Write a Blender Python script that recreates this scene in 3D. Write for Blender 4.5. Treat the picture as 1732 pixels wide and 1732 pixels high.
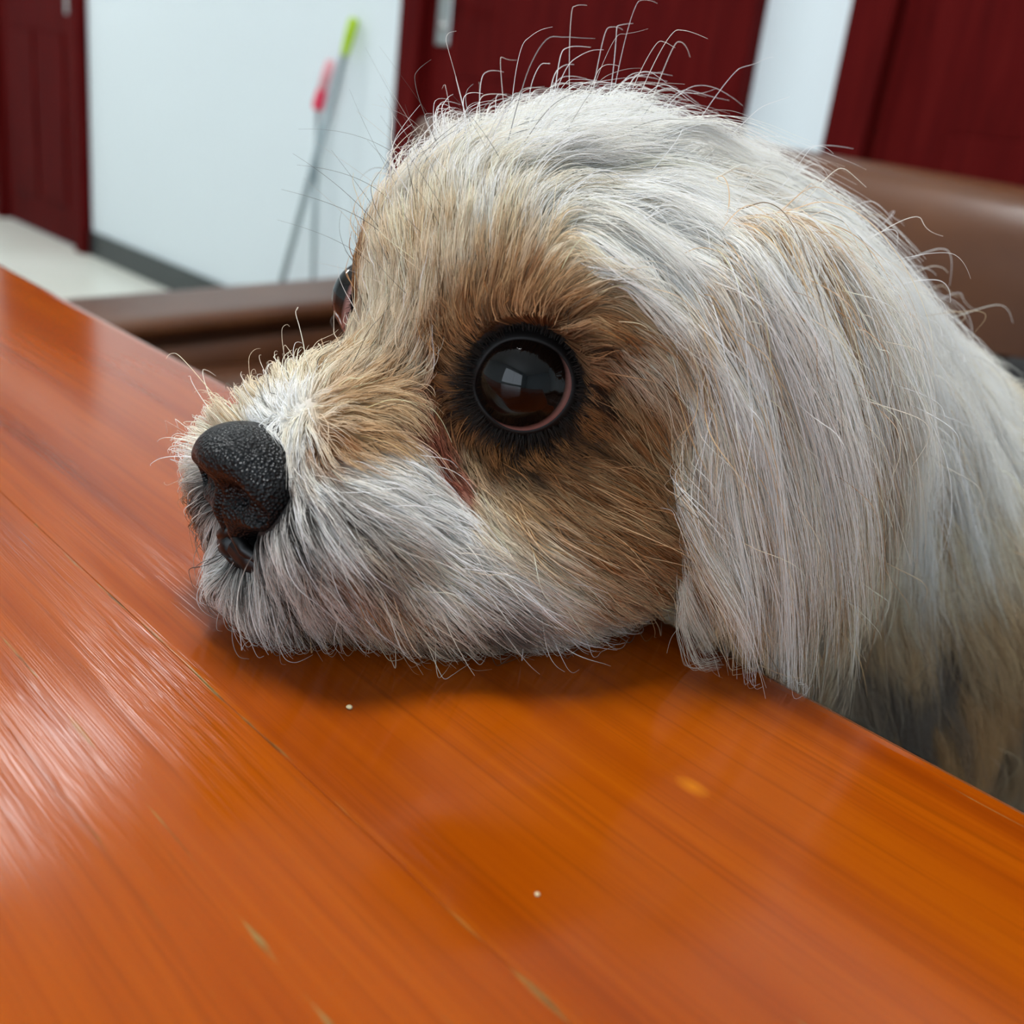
import bpy, bmesh, math, random
import numpy as np
from mathutils import Vector, Matrix

random.seed(7)
S = bpy.context.scene
COL = S.collection
for o in list(bpy.data.objects):
    bpy.data.objects.remove(o, do_unlink=True)

# ------------------------------------------------------------------ camera
TABLE = 0.72                       # height of the table top
EYE = TABLE + 0.106                # height of the phone
cam_d = bpy.data.cameras.new('camera')
cam = bpy.data.objects.new('camera', cam_d); COL.objects.link(cam)
cam.matrix_world = Matrix(((0.6694, -0.3415, 0.6598, 0.0),
                           (0.7335, 0.1629, -0.6599, 0.0),
                           (0.1179, 0.9257, 0.3596, EYE),
                           (0, 0, 0, 1)))
cam_d.sensor_fit = 'HORIZONTAL'; cam_d.sensor_width = 36.0
cam_d.lens = 36.0 * 1800.0 / 1732.0
cam_d.clip_start = 0.01
cam_d.dof.use_dof = True
cam_d.dof.focus_distance = 0.211
cam_d.dof.aperture_fstop = 16.0
S.camera = cam

# ------------------------------------------------------------------ world, light, exposure
W = bpy.data.worlds.new('world'); S.world = W; W.use_nodes = True
W.node_tree.nodes['Background'].inputs[0].default_value = (0.80, 0.90, 1.0, 1)
W.node_tree.nodes['Background'].inputs[1].default_value = 0.9
S.view_settings.view_transform = 'Standard'
S.view_settings.look = 'None'
S.view_settings.gamma = 1.0
S.view_settings.use_curve_mapping = False
S.view_settings.exposure = 0.26
S.cycles.max_bounces = 6; S.cycles.diffuse_bounces = 3; S.cycles.glossy_bounces = 3; S.cycles.transmission_bounces = 6

def area_light(name, loc, rot, sx, sy, power, col):
    d = bpy.data.lights.new(name, 'AREA'); d.shape = 'RECTANGLE'; d.size = sx; d.size_y = sy
    d.energy = power; d.color = col
    o = bpy.data.objects.new(name, d); COL.objects.link(o); o.location = loc; o.rotation_euler = rot
    return o
# daylight entering by the large window in the wall behind the photographer
area_light('window_daylight', (1.0, -2.44, 1.55), (math.radians(90), 0, math.radians(0)), 2.6, 1.5, 30, (0.80, 0.90, 1.0))

# ------------------------------------------------------------------ helpers
def lin(r, g, b):
    f = lambda c: (c / 255 / 12.92) if c / 255 <= 0.04045 else ((c / 255 + 0.055) / 1.055) ** 2.4
    return (f(r), f(g), f(b), 1)

def mat(name, col=(0.5, 0.5, 0.5, 1), rough=0.5, **kw):
    m = bpy.data.materials.new(name); m.use_nodes = True
    b = m.node_tree.nodes['Principled BSDF']
    b.inputs['Base Color'].default_value = col
    b.inputs['Roughness'].default_value = rough
    for k, v in kw.items():
        b.inputs[k.replace('_', ' ')].default_value = v
    return m

class NT:
    """tiny node helper"""
    def __init__(self, m):
        self.m = m; self.t = m.node_tree; self.b = self.t.nodes['Principled BSDF']
    def n(self, kind, **kw):
        x = self.t.nodes.new(kind)
        for k, v in kw.items(): setattr(x, k, v)
        return x
    def l(self, a, b): self.t.links.new(a, b)
    def coord(self, scale=(1, 1, 1), loc=(0, 0, 0), rot=(0, 0, 0), out='Object'):
        c = self.n('ShaderNodeTexCoord'); mp = self.n('ShaderNodeMapping')
        mp.inputs['Scale'].default_value = scale; mp.inputs['Location'].default_value = loc
        mp.inputs['Rotation'].default_value = rot
        self.l(c.outputs[out], mp.inputs['Vector']); return mp.outputs[0]
    def noise(self, vec, scale, detail=4, rough=0.55, dist=0.0):
        x = self.n('ShaderNodeTexNoise'); self.l(vec, x.inputs['Vector'])
        x.inputs['Scale'].default_value = scale; x.inputs['Detail'].default_value = detail
        x.inputs['Roughness'].default_value = rough; x.inputs['Distortion'].default_value = dist
        return x.outputs['Fac']
    def ramp(self, fac, stops, interp='LINEAR'):
        r = self.n('ShaderNodeValToRGB'); self.l(fac, r.inputs[0]); r.color_ramp.interpolation = interp
        e = r.color_ramp.elements
        while len(e) < len(stops): e.new(0.5)
        for q, (p, c) in zip(e, stops):
            q.position = p; q.color = c if len(c) == 4 else (*c, 1)
        return r.outputs[0]
    def math(self, op, a, b=None, clamp=False):
        x = self.n('ShaderNodeMath', operation=op); x.use_clamp = clamp
        for i, v in enumerate((a, b)):
            if v is None: continue
            if isinstance(v, (int, float)): x.inputs[i].default_value = v
            else: self.l(v, x.inputs[i])
        return x.outputs[0]
    def mix(self, fac, a, b, blend='MIX'):
        x = self.n('ShaderNodeMix', data_type='RGBA', blend_type=blend)
        for k, v in ((0, fac), (6, a), (7, b)):
            if isinstance(v, (int, float)): x.inputs[k].default_value = v
            elif isinstance(v, tuple): x.inputs[k].default_value = v
            else: self.l(v, x.inputs[k])
        return x.outputs[2]
    def bump(self, h, strength=0.2, dist=0.001, into=None):
        x = self.n('ShaderNodeBump'); x.inputs['Strength'].default_value = strength
        x.inputs['Distance'].default_value = dist; self.l(h, x.inputs['Height'])
        if into is not None: self.l(into, x.inputs['Normal'])
        return x.outputs[0]

def mesh_obj(name, verts, faces, m=None, parent=None, smooth=False):
    me = bpy.data.meshes.new(name); me.from_pydata([tuple(v) for v in verts], [], [tuple(f) for f in faces]); me.update()
    o = bpy.data.objects.new(name, me); COL.objects.link(o)
    if m: me.materials.append(m)
    if parent: o.parent = parent
    if smooth:
        for p in me.polygons: p.use_smooth = True
    return o

def bm_obj(name, bm, m=None, parent=None, smooth=False):
    me = bpy.data.meshes.new(name); bm.normal_update(); bm.to_mesh(me); bm.free()
    o = bpy.data.objects.new(name, me); COL.objects.link(o)
    if m: me.materials.append(m)
    if parent: o.parent = parent
    if smooth:
        for p in me.polygons: p.use_smooth = True
    return o

def box_bm(lo, hi, bev=0.0, seg=2, bm=None):
    b = bmesh.new()
    r = bmesh.ops.create_cube(b, size=1.0)
    for v in b.verts:
        v.co = Vector([lo[i] + (v.co[i] + 0.5) * (hi[i] - lo[i]) for i in range(3)])
    if bev > 0:
        bmesh.ops.bevel(b, geom=list(b.edges), offset=bev, segments=seg, affect='EDGES', profile=0.6)
    return b

def box(name, lo, hi, m, parent=None, bev=0.0, seg=2, smooth=False):
    return bm_obj(name, box_bm(lo, hi, bev, seg), m, parent, smooth)

def tube(name, pts, rad, m, parent=None, n=16, caps=True):
    """round tube through pts with radius per point"""
    pts = [Vector(p) for p in pts]; vs = []; fs = []
    if isinstance(rad, (int, float)): rad = [rad] * len(pts)
    up = None
    for i, p in enumerate(pts):
        t = (pts[min(i + 1, len(pts) - 1)] - pts[max(i - 1, 0)]).normalized()
        if up is None: up = t.orthogonal().normalized()
        up = (up - t * up.dot(t)).normalized(); sd = t.cross(up)
        for k in range(n):
            a = 2 * math.pi * k / n
            vs.append(p + (up * math.cos(a) + sd * math.sin(a)) * rad[i])
    for i in range(len(pts) - 1):
        for k in range(n):
            fs.append((i * n + k, i * n + (k + 1) % n, (i + 1) * n + (k + 1) % n, (i + 1) * n + k))
    if caps:
        fs.append(tuple(range(n))[::-1]); fs.append(tuple(range((len(pts) - 1) * n, len(pts) * n)))
    return mesh_obj(name, vs, fs, m, parent, True)

def thing(name, label, cat, loc=(0, 0, 0), group=None):
    o = bpy.data.objects.new(name, None); COL.objects.link(o); o.location = loc; o.empty_display_size = 0.05
    o['label'] = label; o['category'] = cat
    if group: o['group'] = group
    return o
def tag(o, label, cat): o['label'] = label; o['category'] = cat; return o
def structure(o, label=None):
    o['kind'] = 'structure'
    if label: o['label'] = label
    return o
def rel(o, parent):
    """parent while keeping the world placement of mesh data given in world coordinates"""
    o.parent = parent; o.matrix_parent_inverse = Matrix.Translation(-Vector(parent.location)); return o

# ------------------------------------------------------------------ room
m_wall = mat('white_wall_paint', lin(226, 237, 242), 0.85)
q = NT(m_wall); q.l(q.bump(q.noise(q.coord(), 90, 3), 0.06, 0.002), q.b.inputs['Normal'])
m_ceil = mat('ceiling_paint', lin(236, 237, 237), 0.9)
m_floor = mat('floor_tile', lin(190, 194, 184), 0.3, Specular_IOR_Level=0.35)
q = NT(m_floor)
q.l(q.ramp(q.noise(q.coord(), 3.0, 5), [(0.3, lin(234, 236, 224)), (0.7, lin(243, 244, 234))]), q.b.inputs['Base Color'])
m_grout = mat('floor_grout', lin(150, 150, 140), 0.8)
m_base = mat('dark_tile_skirting', lin(44, 52, 52), 0.35)
m_door = mat('red_door_veneer', lin(96, 22, 22), 0.6, Specular_IOR_Level=0.04)
q = NT(m_door)
g = q.noise(q.coord((9, 9, 0.7)), 5.0, 6, 0.6, 0.5)
q.l(q.ramp(g, [(0.25, lin(64, 8, 9)), (0.5, lin(82, 13, 13)), (0.8, lin(96, 22, 20))]), q.b.inputs['Base Color'])
m_steel = mat('brushed_steel', (0.55, 0.56, 0.55, 1), 0.32, Metallic=1.0)
m_glass = mat('window_glass', (0.9, 0.95, 1, 1), 0.02, Transmission_Weight=1.0)
m_whitepvc = mat('white_window_frame', lin(230, 232, 233), 0.4)

WY = 1.86                      # the wall with the doors
X0, X1, Y0, HC = -7.5, 3.6, -2.5, 2.72
floor = structure(box('floor', (X0, Y0, -0.05), (X1, WY, -0.003), m_grout), 'pale floor tiles')
tile_me = None
for ix in range(14):
    for iy in range(6):
        xa = X0 + ix * 0.8; ya = WY - (iy + 1) * 0.8
        xb = min(xa + 0.8, X1); ya = max(ya, Y0); yb = WY - iy * 0.8
        if xb - xa > 0.799 and yb - ya > 0.799:
            if tile_me is None:
                t = box('tile', (0.001, 0.001, -0.006), (0.799, 0.799, 0.0), m_floor); tile_me = t.data
            else:
                t = bpy.data.objects.new('tile', tile_me); COL.objects.link(t)
            t.location = (xa, ya, 0)
        else:
            t = box('tile', (xa + .001, ya + .001, -0.006), (xb - .001, yb - .001, 0.0), m_floor)
        t.parent = floor
structure(box('ceiling', (X0, Y0, HC), (X1, WY, HC + 0.05), m_ceil), 'white ceiling')
structure(box('wall_back', (X0, WY, 0), (X1, WY + 0.1, HC), m_wall), 'white painted wall between the red doors')
structure(box('wall_left', (X0 - 0.1, Y0, 0), (X0, WY, HC), m_wall), 'white side wall')
structure(box('wall_right', (X1, Y0, 0), (X1 + 0.1, WY, HC), m_wall), 'white side wall')
# wall behind the photographer with its window opening  x -0.3..2.3, z 0.8..2.3
wf = box_bm((X0, Y0 - 0.1, 0), (-0.3, Y0, HC))
for lo, hi in (((2.3, Y0 - 0.1, 0), (X1, Y0, HC)), ((-0.3, Y0 - 0.1, 0), (2.3, Y0, 0.8)), ((-0.3, Y0 - 0.1, 2.3), (2.3, Y0, HC))):
    b2 = box_bm(lo, hi); tmp = bpy.data.meshes.new('t'); b2.to_mesh(tmp); b2.free(); wf.from_mesh(tmp); bpy.data.meshes.remove(tmp)
structure(bm_obj('wall_front', wf, m_wall), 'white wall holding the window')
win = bpy.data.objects.new('window_1', None); COL.objects.link(win); win.location = (1.0, Y0 - 0.06, 0.8); structure(win, 'wide window in the wall behind the viewer')
for xa, xb, za, zb in ((-0.3, 2.3, 0.8, 0.86), (-0.3, 2.3, 2.24, 2.3), (-0.3, -0.24, 0.86, 2.24), (2.24, 2.3, 0.86, 2.24), (0.97, 1.03, 0.86, 2.24)):
    rel(box('window_frame', (xa, Y0 - 0.08, za), (xb, Y0 - 0.02, zb), m_whitepvc, None, 0.004), win)
for xa, xb in ((-0.24, 0.97), (1.03, 2.24)):
    rel(box('window_pane', (xa, Y0 - 0.055, 0.86), (xb, Y0 - 0.049, 2.24), m_glass), win)

def baseboard(n, xa, xb):
    structure(box('baseboard_%s' % n, (xa, WY - 0.014, 0), (xb, WY, 0.1), m_base, None, 0.002), 'dark tile skirting')
baseboard('back', -4.56, -2.455); baseboard('middle', -1.345, -1.14); baseboard('right', -0.05, X1); baseboard('far', X0, -5.62)

def door(name, xa, xb, handle_left, label):
    d = bpy.data.objects.new(name, None); COL.objects.link(d); d.location = ((xa + xb) / 2, WY, 0); structure(d, label)
    fw, top = 0.085, 2.12
    def fr(lo, hi): rel(box('door_frame', lo, hi, m_door, None, 0.006), d)
    fr((xa, WY - 0.045, 0), (xa + fw, WY, top)); fr((xb - fw, WY - 0.045, 0), (xb, WY, top)); fr((xa + fw, WY - 0.045, top - fw), (xb - fw, WY, top))
    la, lb = xa + fw + 0.003, xb - fw - 0.003
    leaf = rel(box('door_leaf', (la, WY - 0.012, 0.008), (lb, WY - 0.001, top - fw - 0.003), m_door, None, 0.002), d)
    w = lb - la
    for za, zb in ((0.16, 0.86), (1.16, 1.92)):
        for k in range(2):
            pa = la + 0.13 + k * ((w - 0.26) / 2 + 0.02); pb = pa + (w - 0.26) / 2 - 0.02
            box('door_panel', (pa, WY - 0.020, za), (pb, WY - 0.0115, zb), m_door, leaf, 0.007, 3)
    hx = la + 0.065 if handle_left else lb - 0.065; s = 1 if handle_left else -1
    pl = rel(box('handle_plate', (hx - 0.026, WY - 0.021, 0.93), (hx + 0.026, WY - 0.0121, 1.15), m_steel, None, 0.004, 3), d)
    tube('lever', [(hx, WY - 0.02, 1.06), (hx, WY - 0.052, 1.06), (hx + s * .012, WY - 0.06, 1.06), (hx + s * .06, WY - 0.062, 1.058), (hx + s * .11, WY - 0.058, 1.055)], [.011, .010, .010, .009, .007], m_steel, pl)
    tube('lock_cylinder', [(hx, WY - 0.0205, 0.975), (hx, WY - 0.027, 0.975)], .011, m_steel, pl)
    return d
door('door_1', -5.62, -4.556, False, 'dark red door at the far left')
door('door_2', -2.455, -1.345, True, 'dark red panelled door behind the dog\'s head with a steel handle')
door('door_3', -1.14, -0.05, False, 'dark red door at the right behind the sofa')

# ceiling lamp: a round flush light, far to the left of the table
m_lampglow = bpy.data.materials.new('lamp_diffuser'); m_lampglow.use_nodes = True
_t = m_lampglow.node_tree; _t.nodes.clear()
_e = _t.nodes.new('ShaderNodeEmission'); _e.inputs[0].default_value = (0.97, 0.99, 1.0, 1); _e.inputs[1].default_value = 44.0
_o = _t.nodes.new('ShaderNodeOutputMaterial'); _t.links.new(_e.outputs[0], _o.inputs[0])
m_lampdim = m_lampglow.copy(); m_lampdim.name = 'lamp_diffuser_dim'
[n for n in m_lampdim.node_tree.nodes if n.type == 'EMISSION'][0].inputs[1].default_value = 8.5
def ceiling_lamp(x, y, m_glow, label):
    c = thing('ceiling_lamp', label, 'lamp', (x, y, HC), 'round flush ceiling lamps')
    rel(tube('lamp_base', [(x, y, HC - 0.001), (x, y, HC - 0.04)], 0.33, m_whitepvc, None, 48), c)
    rel(tube('lamp_diffuser', [(x, y, HC - 0.041), (x, y, HC - 0.07), (x, y, HC - 0.085)], [0.31, 0.30, 0.24], m_glow, None, 48), c)
ceiling_lamp(-0.55, 0.12, m_lampglow, 'bright round flush ceiling lamp above the sofa')
ceiling_lamp(-2.85, 0.87, m_lampdim, 'dimmer round flush ceiling lamp near the mop, glinting on the table')
m_lampfill = m_lampglow.copy(); m_lampfill.name = 'lamp_diffuser_fill'
[n for n in m_lampfill.node_tree.nodes if n.type == 'EMISSION'][0].inputs[1].default_value = 36.0
ceiling_lamp(-4.9, 0.30, m_lampfill, 'added round flush fill lamp on the ceiling by the far left door')  # unseen fill lamp, added to brighten the left wall and floor
# ------------------------------------------------------------------ table
EDGE = 0.188                   # y of the table edge the dog leans over
m_wood = mat('orange_lacquered_pine', lin(170, 78, 10), 0.45, Coat_Weight=1.0, Coat_Roughness=0.12, Coat_IOR=1.40, Specular_IOR_Level=0.0)
q = NT(m_wood)
band = q.noise(q.coord((1.3, 30, 1)), 2.0, 3, 0.5, 0.8)
fine = q.noise(q.coord((14, 760, 1), rot=(0, 0, 0.006)), 1.0, 4, 0.65, 0.2)
blot = q.noise(q.coord((30, 60, 1)), 1.4, 4)
base = q.ramp(band, [(0.26, lin(101, 34, 1)), (0.40, lin(134, 55, 1)), (0.56, lin(152, 69, 1)), (0.66, lin(140, 59, 1)), (0.80, lin(108, 38, 1))])
base = q.mix(q.math('MULTIPLY', blot, 0.35), base, lin(142, 61, 1))
base = q.mix(q.ramp(fine, [(0.32, (0.28, 0.28, 0.28)), (0.48, (0, 0, 0))]), base, lin(92, 34, 1))
base = q.mix(q.ramp(fine, [(0.58, (0, 0, 0)), (0.75, (0.25, 0.25, 0.25))]), base, lin(164, 86, 6))
# lacquer worn through along a few old cracks that run with the grain
xyz = q.n('ShaderNodeSeparateXYZ'); q.l(q.coord(), xyz.inputs[0]); PX, PY = xyz.outputs[0], xyz.outputs[1]
scr = None
wig = q.noise(q.coord((22, 0.5, 1)), 1.0, 2, 0.6)
for i, (yy, xa, xb, wd) in enumerate(((0.0826, -0.24, 0.02, 1.0), (0.1075, -0.088, 0.05, .8), (0.1775, -0.072, 0.0, .55), (0.0585, -0.20, -0.04, 1.1), (0.0495, -0.17, -0.09, .7), (0.0705, -0.09, 0.03, .7))):
    dy = q.math('ABSOLUTE', q.math('SUBTRACT', PY, q.math('ADD', q.math('MULTIPLY', wig, 0.0022), yy - 0.0011)))
    wdt = q.math('MULTIPLY', q.math('MAXIMUM', q.math('SUBTRACT', q.noise(q.coord((70, 0.5, 1), (i * 9.1 + 2, 0, 0)), 1.0, 1, 0.7), 0.44), 0.0), 0.0022 * wd)
    ln = q.math('DIVIDE', q.math('SUBTRACT', wdt, dy), 0.00022, True)
    inx = q.math('MULTIPLY', q.math('GREATER_THAN', PX, xa), q.math('LESS_THAN', PX, xb))
    ln = q.math('MULTIPLY', ln, inx)
    scr = ln if scr is None else q.math('MAXIMUM', scr, ln)
scr = q.math('MULTIPLY', scr, q.ramp(q.noise(q.coord((150, 900, 1)), 1.0, 3), [(0.35, (0.25, 0.25, 0.25)), (0.6, (1, 1, 1))]))
base = q.mix(q.math('MULTIPLY', scr, 0.85), base, q.ramp(q.noise(q.coord((90, 600, 1)), 1.0, 2), [(0.35, lin(74, 56, 26)), (0.5, lin(128, 106, 60)), (0.65, lin(150, 92, 34))]))
# a yellow resin spot
sp = q.n('ShaderNodeVectorMath', operation='DISTANCE'); q.l(q.coord((1, 1.6, 1)), sp.inputs[0]); sp.inputs[1].default_value = (-0.084, 0.136 * 1.6, TABLE)
base = q.mix(q.ramp(sp.outputs['Value'], [(0.0, (0.7, 0.7, 0.7)), (0.0032, (0, 0, 0))]), base, lin(190, 112, 6))
q.l(base, q.b.inputs['Base Color'])
groove = q.noise(q.coord((34, 2600, 1)), 1.0, 1, 0.6)
gp = q.ramp(q.noise(q.coord((9, 60, 1), (1.7, 0.2, 0)), 1.0, 2), [(0.40, (0.03, 0.03, 0.03)), (0.62, (1, 1, 1))])
worn = q.math('MULTIPLY', q.math('DIVIDE', q.math('SUBTRACT', -0.075, PX), 0.06, True), q.math('DIVIDE', q.math('SUBTRACT', 0.115, PY), 0.03, True))
gp = q.math('ADD', q.math('MULTIPLY', gp, worn), 0.03)
h = q.math('MULTIPLY', q.ramp(groove, [(0.30, (0, 0, 0)), (0.62, (1, 1, 1))]), gp)
q.l(q.bump(h, 0.6, 0.00014), q.b.inputs['Coat Normal'])

table = thing('dining_table', 'orange lacquered wooden table with worn grain under the dog\'s chin', 'table', (-0.45, -0.28, 0))
TX0, TX1, TY0 = -1.35, 0.45, -0.75
joints = [EDGE, 0.0826, -0.024, -0.13, -0.236, -0.342, -0.448, -0.554, -0.66, TY0]
def plank(ya, yb, edge_hi, edge_lo):
    b = box_bm((TX0, ya + 0.00002, TABLE - 0.034), (TX1, yb - 0.00002, TABLE))
    big, small = [], []
    for e in b.edges:
        a, c = e.verts[0].co, e.verts[1].co
        if abs(a.y - c.y) < 1e-6 and abs(a.z - c.z) < 1e-6:
            top = a.z > TABLE - 0.001
            if (edge_hi and a.y > yb - 0.001) or (edge_lo and a.y < ya + 0.001): big.append(e)
            elif top: small.append(e)
    if big: bmesh.ops.bevel(b, geom=big, offset=0.009, segments=6, affect='EDGES', profile=0.5)
    small = [e for e in b.edges if e.is_valid and abs(e.verts[0].co.z - TABLE) < 1e-6 and abs(e.verts[1].co.z - TABLE) < 1e-6 and
             abs(e.verts[0].co.y - e.verts[1].co.y) < 1e-6 and (abs(e.verts[0].co.y - ya) < 0.001 or abs(e.verts[0].co.y - yb) < 0.001)]
    if small: bmesh.ops.bevel(b, geom=small, offset=0.00014, segments=1, affect='EDGES')
    return rel(bm_obj('plank', b, m_wood), table)
for i in range(len(joints) - 1):
    plank(joints[i + 1], joints[i], i == 0, i == len(joints) - 2)
rel(box('apron', (TX0 + 0.08, EDGE - 0.075, TABLE - 0.115), (TX1 - 0.08, EDGE - 0.05, TABLE - 0.034), m_wood, None, 0.002), table)
rel(box('apron', (TX0 + 0.08, TY0 + 0.05, TABLE - 0.115), (TX1 - 0.08, TY0 + 0.075, TABLE - 0.034), m_wood, None, 0.002), table)
for lx in (TX0 + 0.05, TX1 - 0.12):
    for ly in (TY0 + 0.04, EDGE - 0.11):
        rel(box('leg', (lx, ly, 0.0), (lx + 0.07, ly + 0.07, TABLE - 0.034), m_wood, None, 0.005), table)

# a crumb and a grain of dust on the table
m_crumb = mat('pale_crumb', lin(205, 190, 150), 0.7)
def crumb(x, y, r, seed, label):
    b = bmesh.new(); bmesh.ops.create_icosphere(b, subdivisions=2, radius=1)
    rg = random.Random(seed)
    for v in b.verts:
        v.co = Vector((v.co.x * r * rg.uniform(.8, 1.2), v.co.y * r * rg.uniform(.7, 1.1), v.co.z * r * .6 * rg.uniform(.8, 1.1)))
    mz = min(v.co.z for v in b.verts)
    for v in b.verts: v.co += Vector((x, y, TABLE - mz))
    return tag(bm_obj('crumb', b, m_crumb, None, True), label, 'crumb')
crumb(-0.135, 0.100, 0.00062, 1, 'small pale crumb lying in front of the dog\'s chin')
crumb(-0.080, 0.095, 0.0004, 2, 'tiny white speck near the middle of the table front')

# ------------------------------------------------------------------ brown leather sofa the dog sits on
m_leather = mat('brown_leather', lin(84, 50, 28), 0.36, Specular_IOR_Level=0.5)
q = NT(m_leather)
q.l(q.ramp(q.noise(q.coord(), 9, 5), [(0.3, lin(72, 40, 20)), (0.7, lin(92, 55, 29))]), q.b.inputs['Base Color'])
vo = q.n('ShaderNodeTexVoronoi'); q.l(q.coord(), vo.inputs['Vector']); vo.inputs['Scale'].default_value = 420
q.l(q.bump(vo.outputs['Distance'], 0.15, 0.001), q.b.inputs['Normal'])
m_darkwood = mat('dark_sofa_legs', lin(52, 32, 22), 0.4)
SEAT = 0.51
sofa = thing('leather_sofa', 'brown leather sofa behind the table with padded arm and back', 'sofa', (-0.3, 0.62, 0))
def soft_box(name, lo, hi, bev, seg=5, puff=0.0, shear=0.0, sub=0):
    b = box_bm(lo, hi)
    bmesh.ops.subdivide_edges(b, edges=list(b.edges), cuts=9, use_grid_fill=True)
    c = [(lo[i] + hi[i]) / 2 for i in range(3)]; hf = [(hi[i] - lo[i]) / 2 for i in range(3)]
    for v in b.verts:
        # superellipsoid rounding towards the corners
        d = [(v.co[i] - c[i]) for i in range(3)]
        inner = [max(-hf[i] + bev, min(hf[i] - bev, d[i])) for i in range(3)]
        e = Vector([d[i] - inner[i] for i in range(3)])
        if e.length > 1e-9: e = e.normalized() * bev
        p = Vector(inner) + e
        u = [1 - (d[i] / hf[i]) ** 2 for i in range(3)]
        for i in range(3):
            k = (i + 1) % 3, (i + 2) % 3
            if abs(abs(d[i]) - hf[i]) < 1e-6: p[i] += math.copysign(puff * u[k[0]] * u[k[1]], d[i])
        v.co = Vector(c) + p
        v.co.z += shear * (v.co.y - 0.6)
    return rel(bm_obj(name, b, m_leather, None, True), sofa)
rel(box('base', (-1.22, 0.27, 0.10), (0.74, 0.98, SEAT - 0.13), m_leather, None, 0.015, 3), sofa)
for k in range(2):
    soft_box('seat_cushion', (-1.12 + k * 0.885, 0.25, SEAT - 0.13), (-1.12 + (k + 1) * 0.885 - 0.006, 0.86, SEAT - 0.006), 0.03, puff=0.006)
for k in range(2):
    soft_box('back_cushion', (-1.12 + k * 0.885, 0.845, SEAT - 0.05), (-1.12 + (k + 1) * 0.885 - 0.006, 0.985, 0.802), 0.035, puff=0.012)
soft_box('back_frame', (-1.24, 0.985, 0.12), (0.76, 1.06, 0.775), 0.03)
for xa, xb in ((-1.26, -1.125), (0.655, 0.79)):
    soft_box('arm_panel', (xa + 0.01, 0.24, 0.10), (xb - 0.001, 1.0, 0.522), 0.012, shear=0.05)
    soft_box('arm_pad', (xa - 0.012, 0.225, 0.527), (xb + 0.001, 1.0, 0.553), 0.0125, shear=0.05)
    soft_box('arm_piping', (xa + 0.004, 0.232, 0.5205), (xb - 0.006, 0.995, 0.5285), 0.0038, shear=0.05)
for lx in (-1.2, 0.66):
    for ly in (0.3, 0.94):
        rel(tube('leg', [(lx + .03, ly, 0.0), (lx + .03, ly, 0.11)], [.018, .024], m_darkwood), sofa)
m_blackcloth = mat('black_cushion_cloth', lin(14, 14, 15), 0.9)
cb = bmesh.new(); bmesh.ops.create_grid(cb, x_segments=22, y_segments=22, size=1.0)
top = list(cb.verts)
def cush(u, v, s):
    w = (1 - u ** 4) * (1 - v ** 4)
    k = 1 - 0.10 * (u * u * (1 - v * v) + 0) - 0.0
    return Vector((u * 0.21 * (1 - 0.09 * (1 - v * v) * 0), s * 0.055 * max(w, 0) ** 0.5, v * 0.105))
g2 = [(v.co.x, v.co.y) for v in top]
bot = cb.copy()
for v, (a, c_) in zip(cb.verts, g2): v.co = cush(a, c_, -1)
for v, (a, c_) in zip(bot.verts, g2): v.co = cush(a, c_, 1)
bmesh.ops.reverse_faces(bot, faces=list(bot.faces))
tm = bpy.data.meshes.new('t'); bot.to_mesh(tm); bot.free(); cb.from_mesh(tm); bpy.data.meshes.remove(tm)
bmesh.ops.remove_doubles(cb, verts=list(cb.verts), dist=1e-5)
cu = bm_obj('cushion', cb, m_blackcloth, None, True)
cu.location = (-0.105, 0.775, SEAT + 0.103); cu.rotation_euler = (math.radians(-12), math.radians(-6), 0)  # cushion shape added to supply the dark patch at the right edge
tag(cu, 'black cushion leaning on the sofa back, added for the dark patch at the right edge', 'cushion')

# ------------------------------------------------------------------ mop and broom leaning on the wall
m_pole = mat('grey_metal_pole', lin(140, 155, 160), 0.35, Metallic=0.6)
m_lime = mat('lime_plastic', lin(178, 214, 20), 0.4)
m_pink = mat('pink_plastic', lin(238, 60, 95), 0.4)
m_pinkpale = mat('pale_pink_plastic', lin(245, 170, 180), 0.4)
m_grey = mat('grey_plastic', lin(120, 128, 132), 0.5)
m_fibre = mat('mop_fibre', lin(190, 198, 205), 0.95)
def lerp(a, b, t): return Vector(a) + (Vector(b) - Vector(a)) * t
MT, MB = (-2.691, 1.838, 0.977), (-2.889, 1.715, 0.034)
mop = thing('flat_mop', 'mop with grey pole and lime green grip leaning on the white wall', 'mop', (MB[0], MB[1], 0))
rel(tube('pole', [lerp(MT, MB, .09), lerp(MT, MB, .96)], .0095, m_pole), mop)
rel(tube('grip', [lerp(MT, MB, -.004), lerp(MT, MB, .004), lerp(MT, MB, .05), lerp(MT, MB, .088), lerp(MT, MB, .1)], [.010, .015, .0145, .012, .0105], m_lime), mop)
rel(box('mop_plate', (MB[0] - .16, MB[1] - .05, 0.018), (MB[0] + .16, MB[1] + .05, 0.03), m_grey, None, .004), mop)
rel(box('mop_pad', (MB[0] - .17, MB[1] - .06, 0.0), (MB[0] + .17, MB[1] + .06, 0.018), m_fibre, None, .006), mop)
rel(tube('joint', [(MB[0], MB[1], .03), lerp(MT, MB, .95)], [.02, .012], m_grey), mop)
BP, BB = (-2.843, 1.836, 0.735), (-2.770, 1.802, 0.10)
broom = thing('broom', 'broom with thin grey stick and pink grip beside the mop', 'broom', (BB[0], BB[1], 0))
rel(tube('pole', [BP, BB], .0065, m_pole), broom)
rel(tube('grip', [(-2.846, 1.836, 0.728), (-2.845, 1.836, 0.742), (-2.832, 1.836, 0.775), (-2.825, 1.836, 0.79)], [.014, .018, .015, .013], m_pink), broom)
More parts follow.
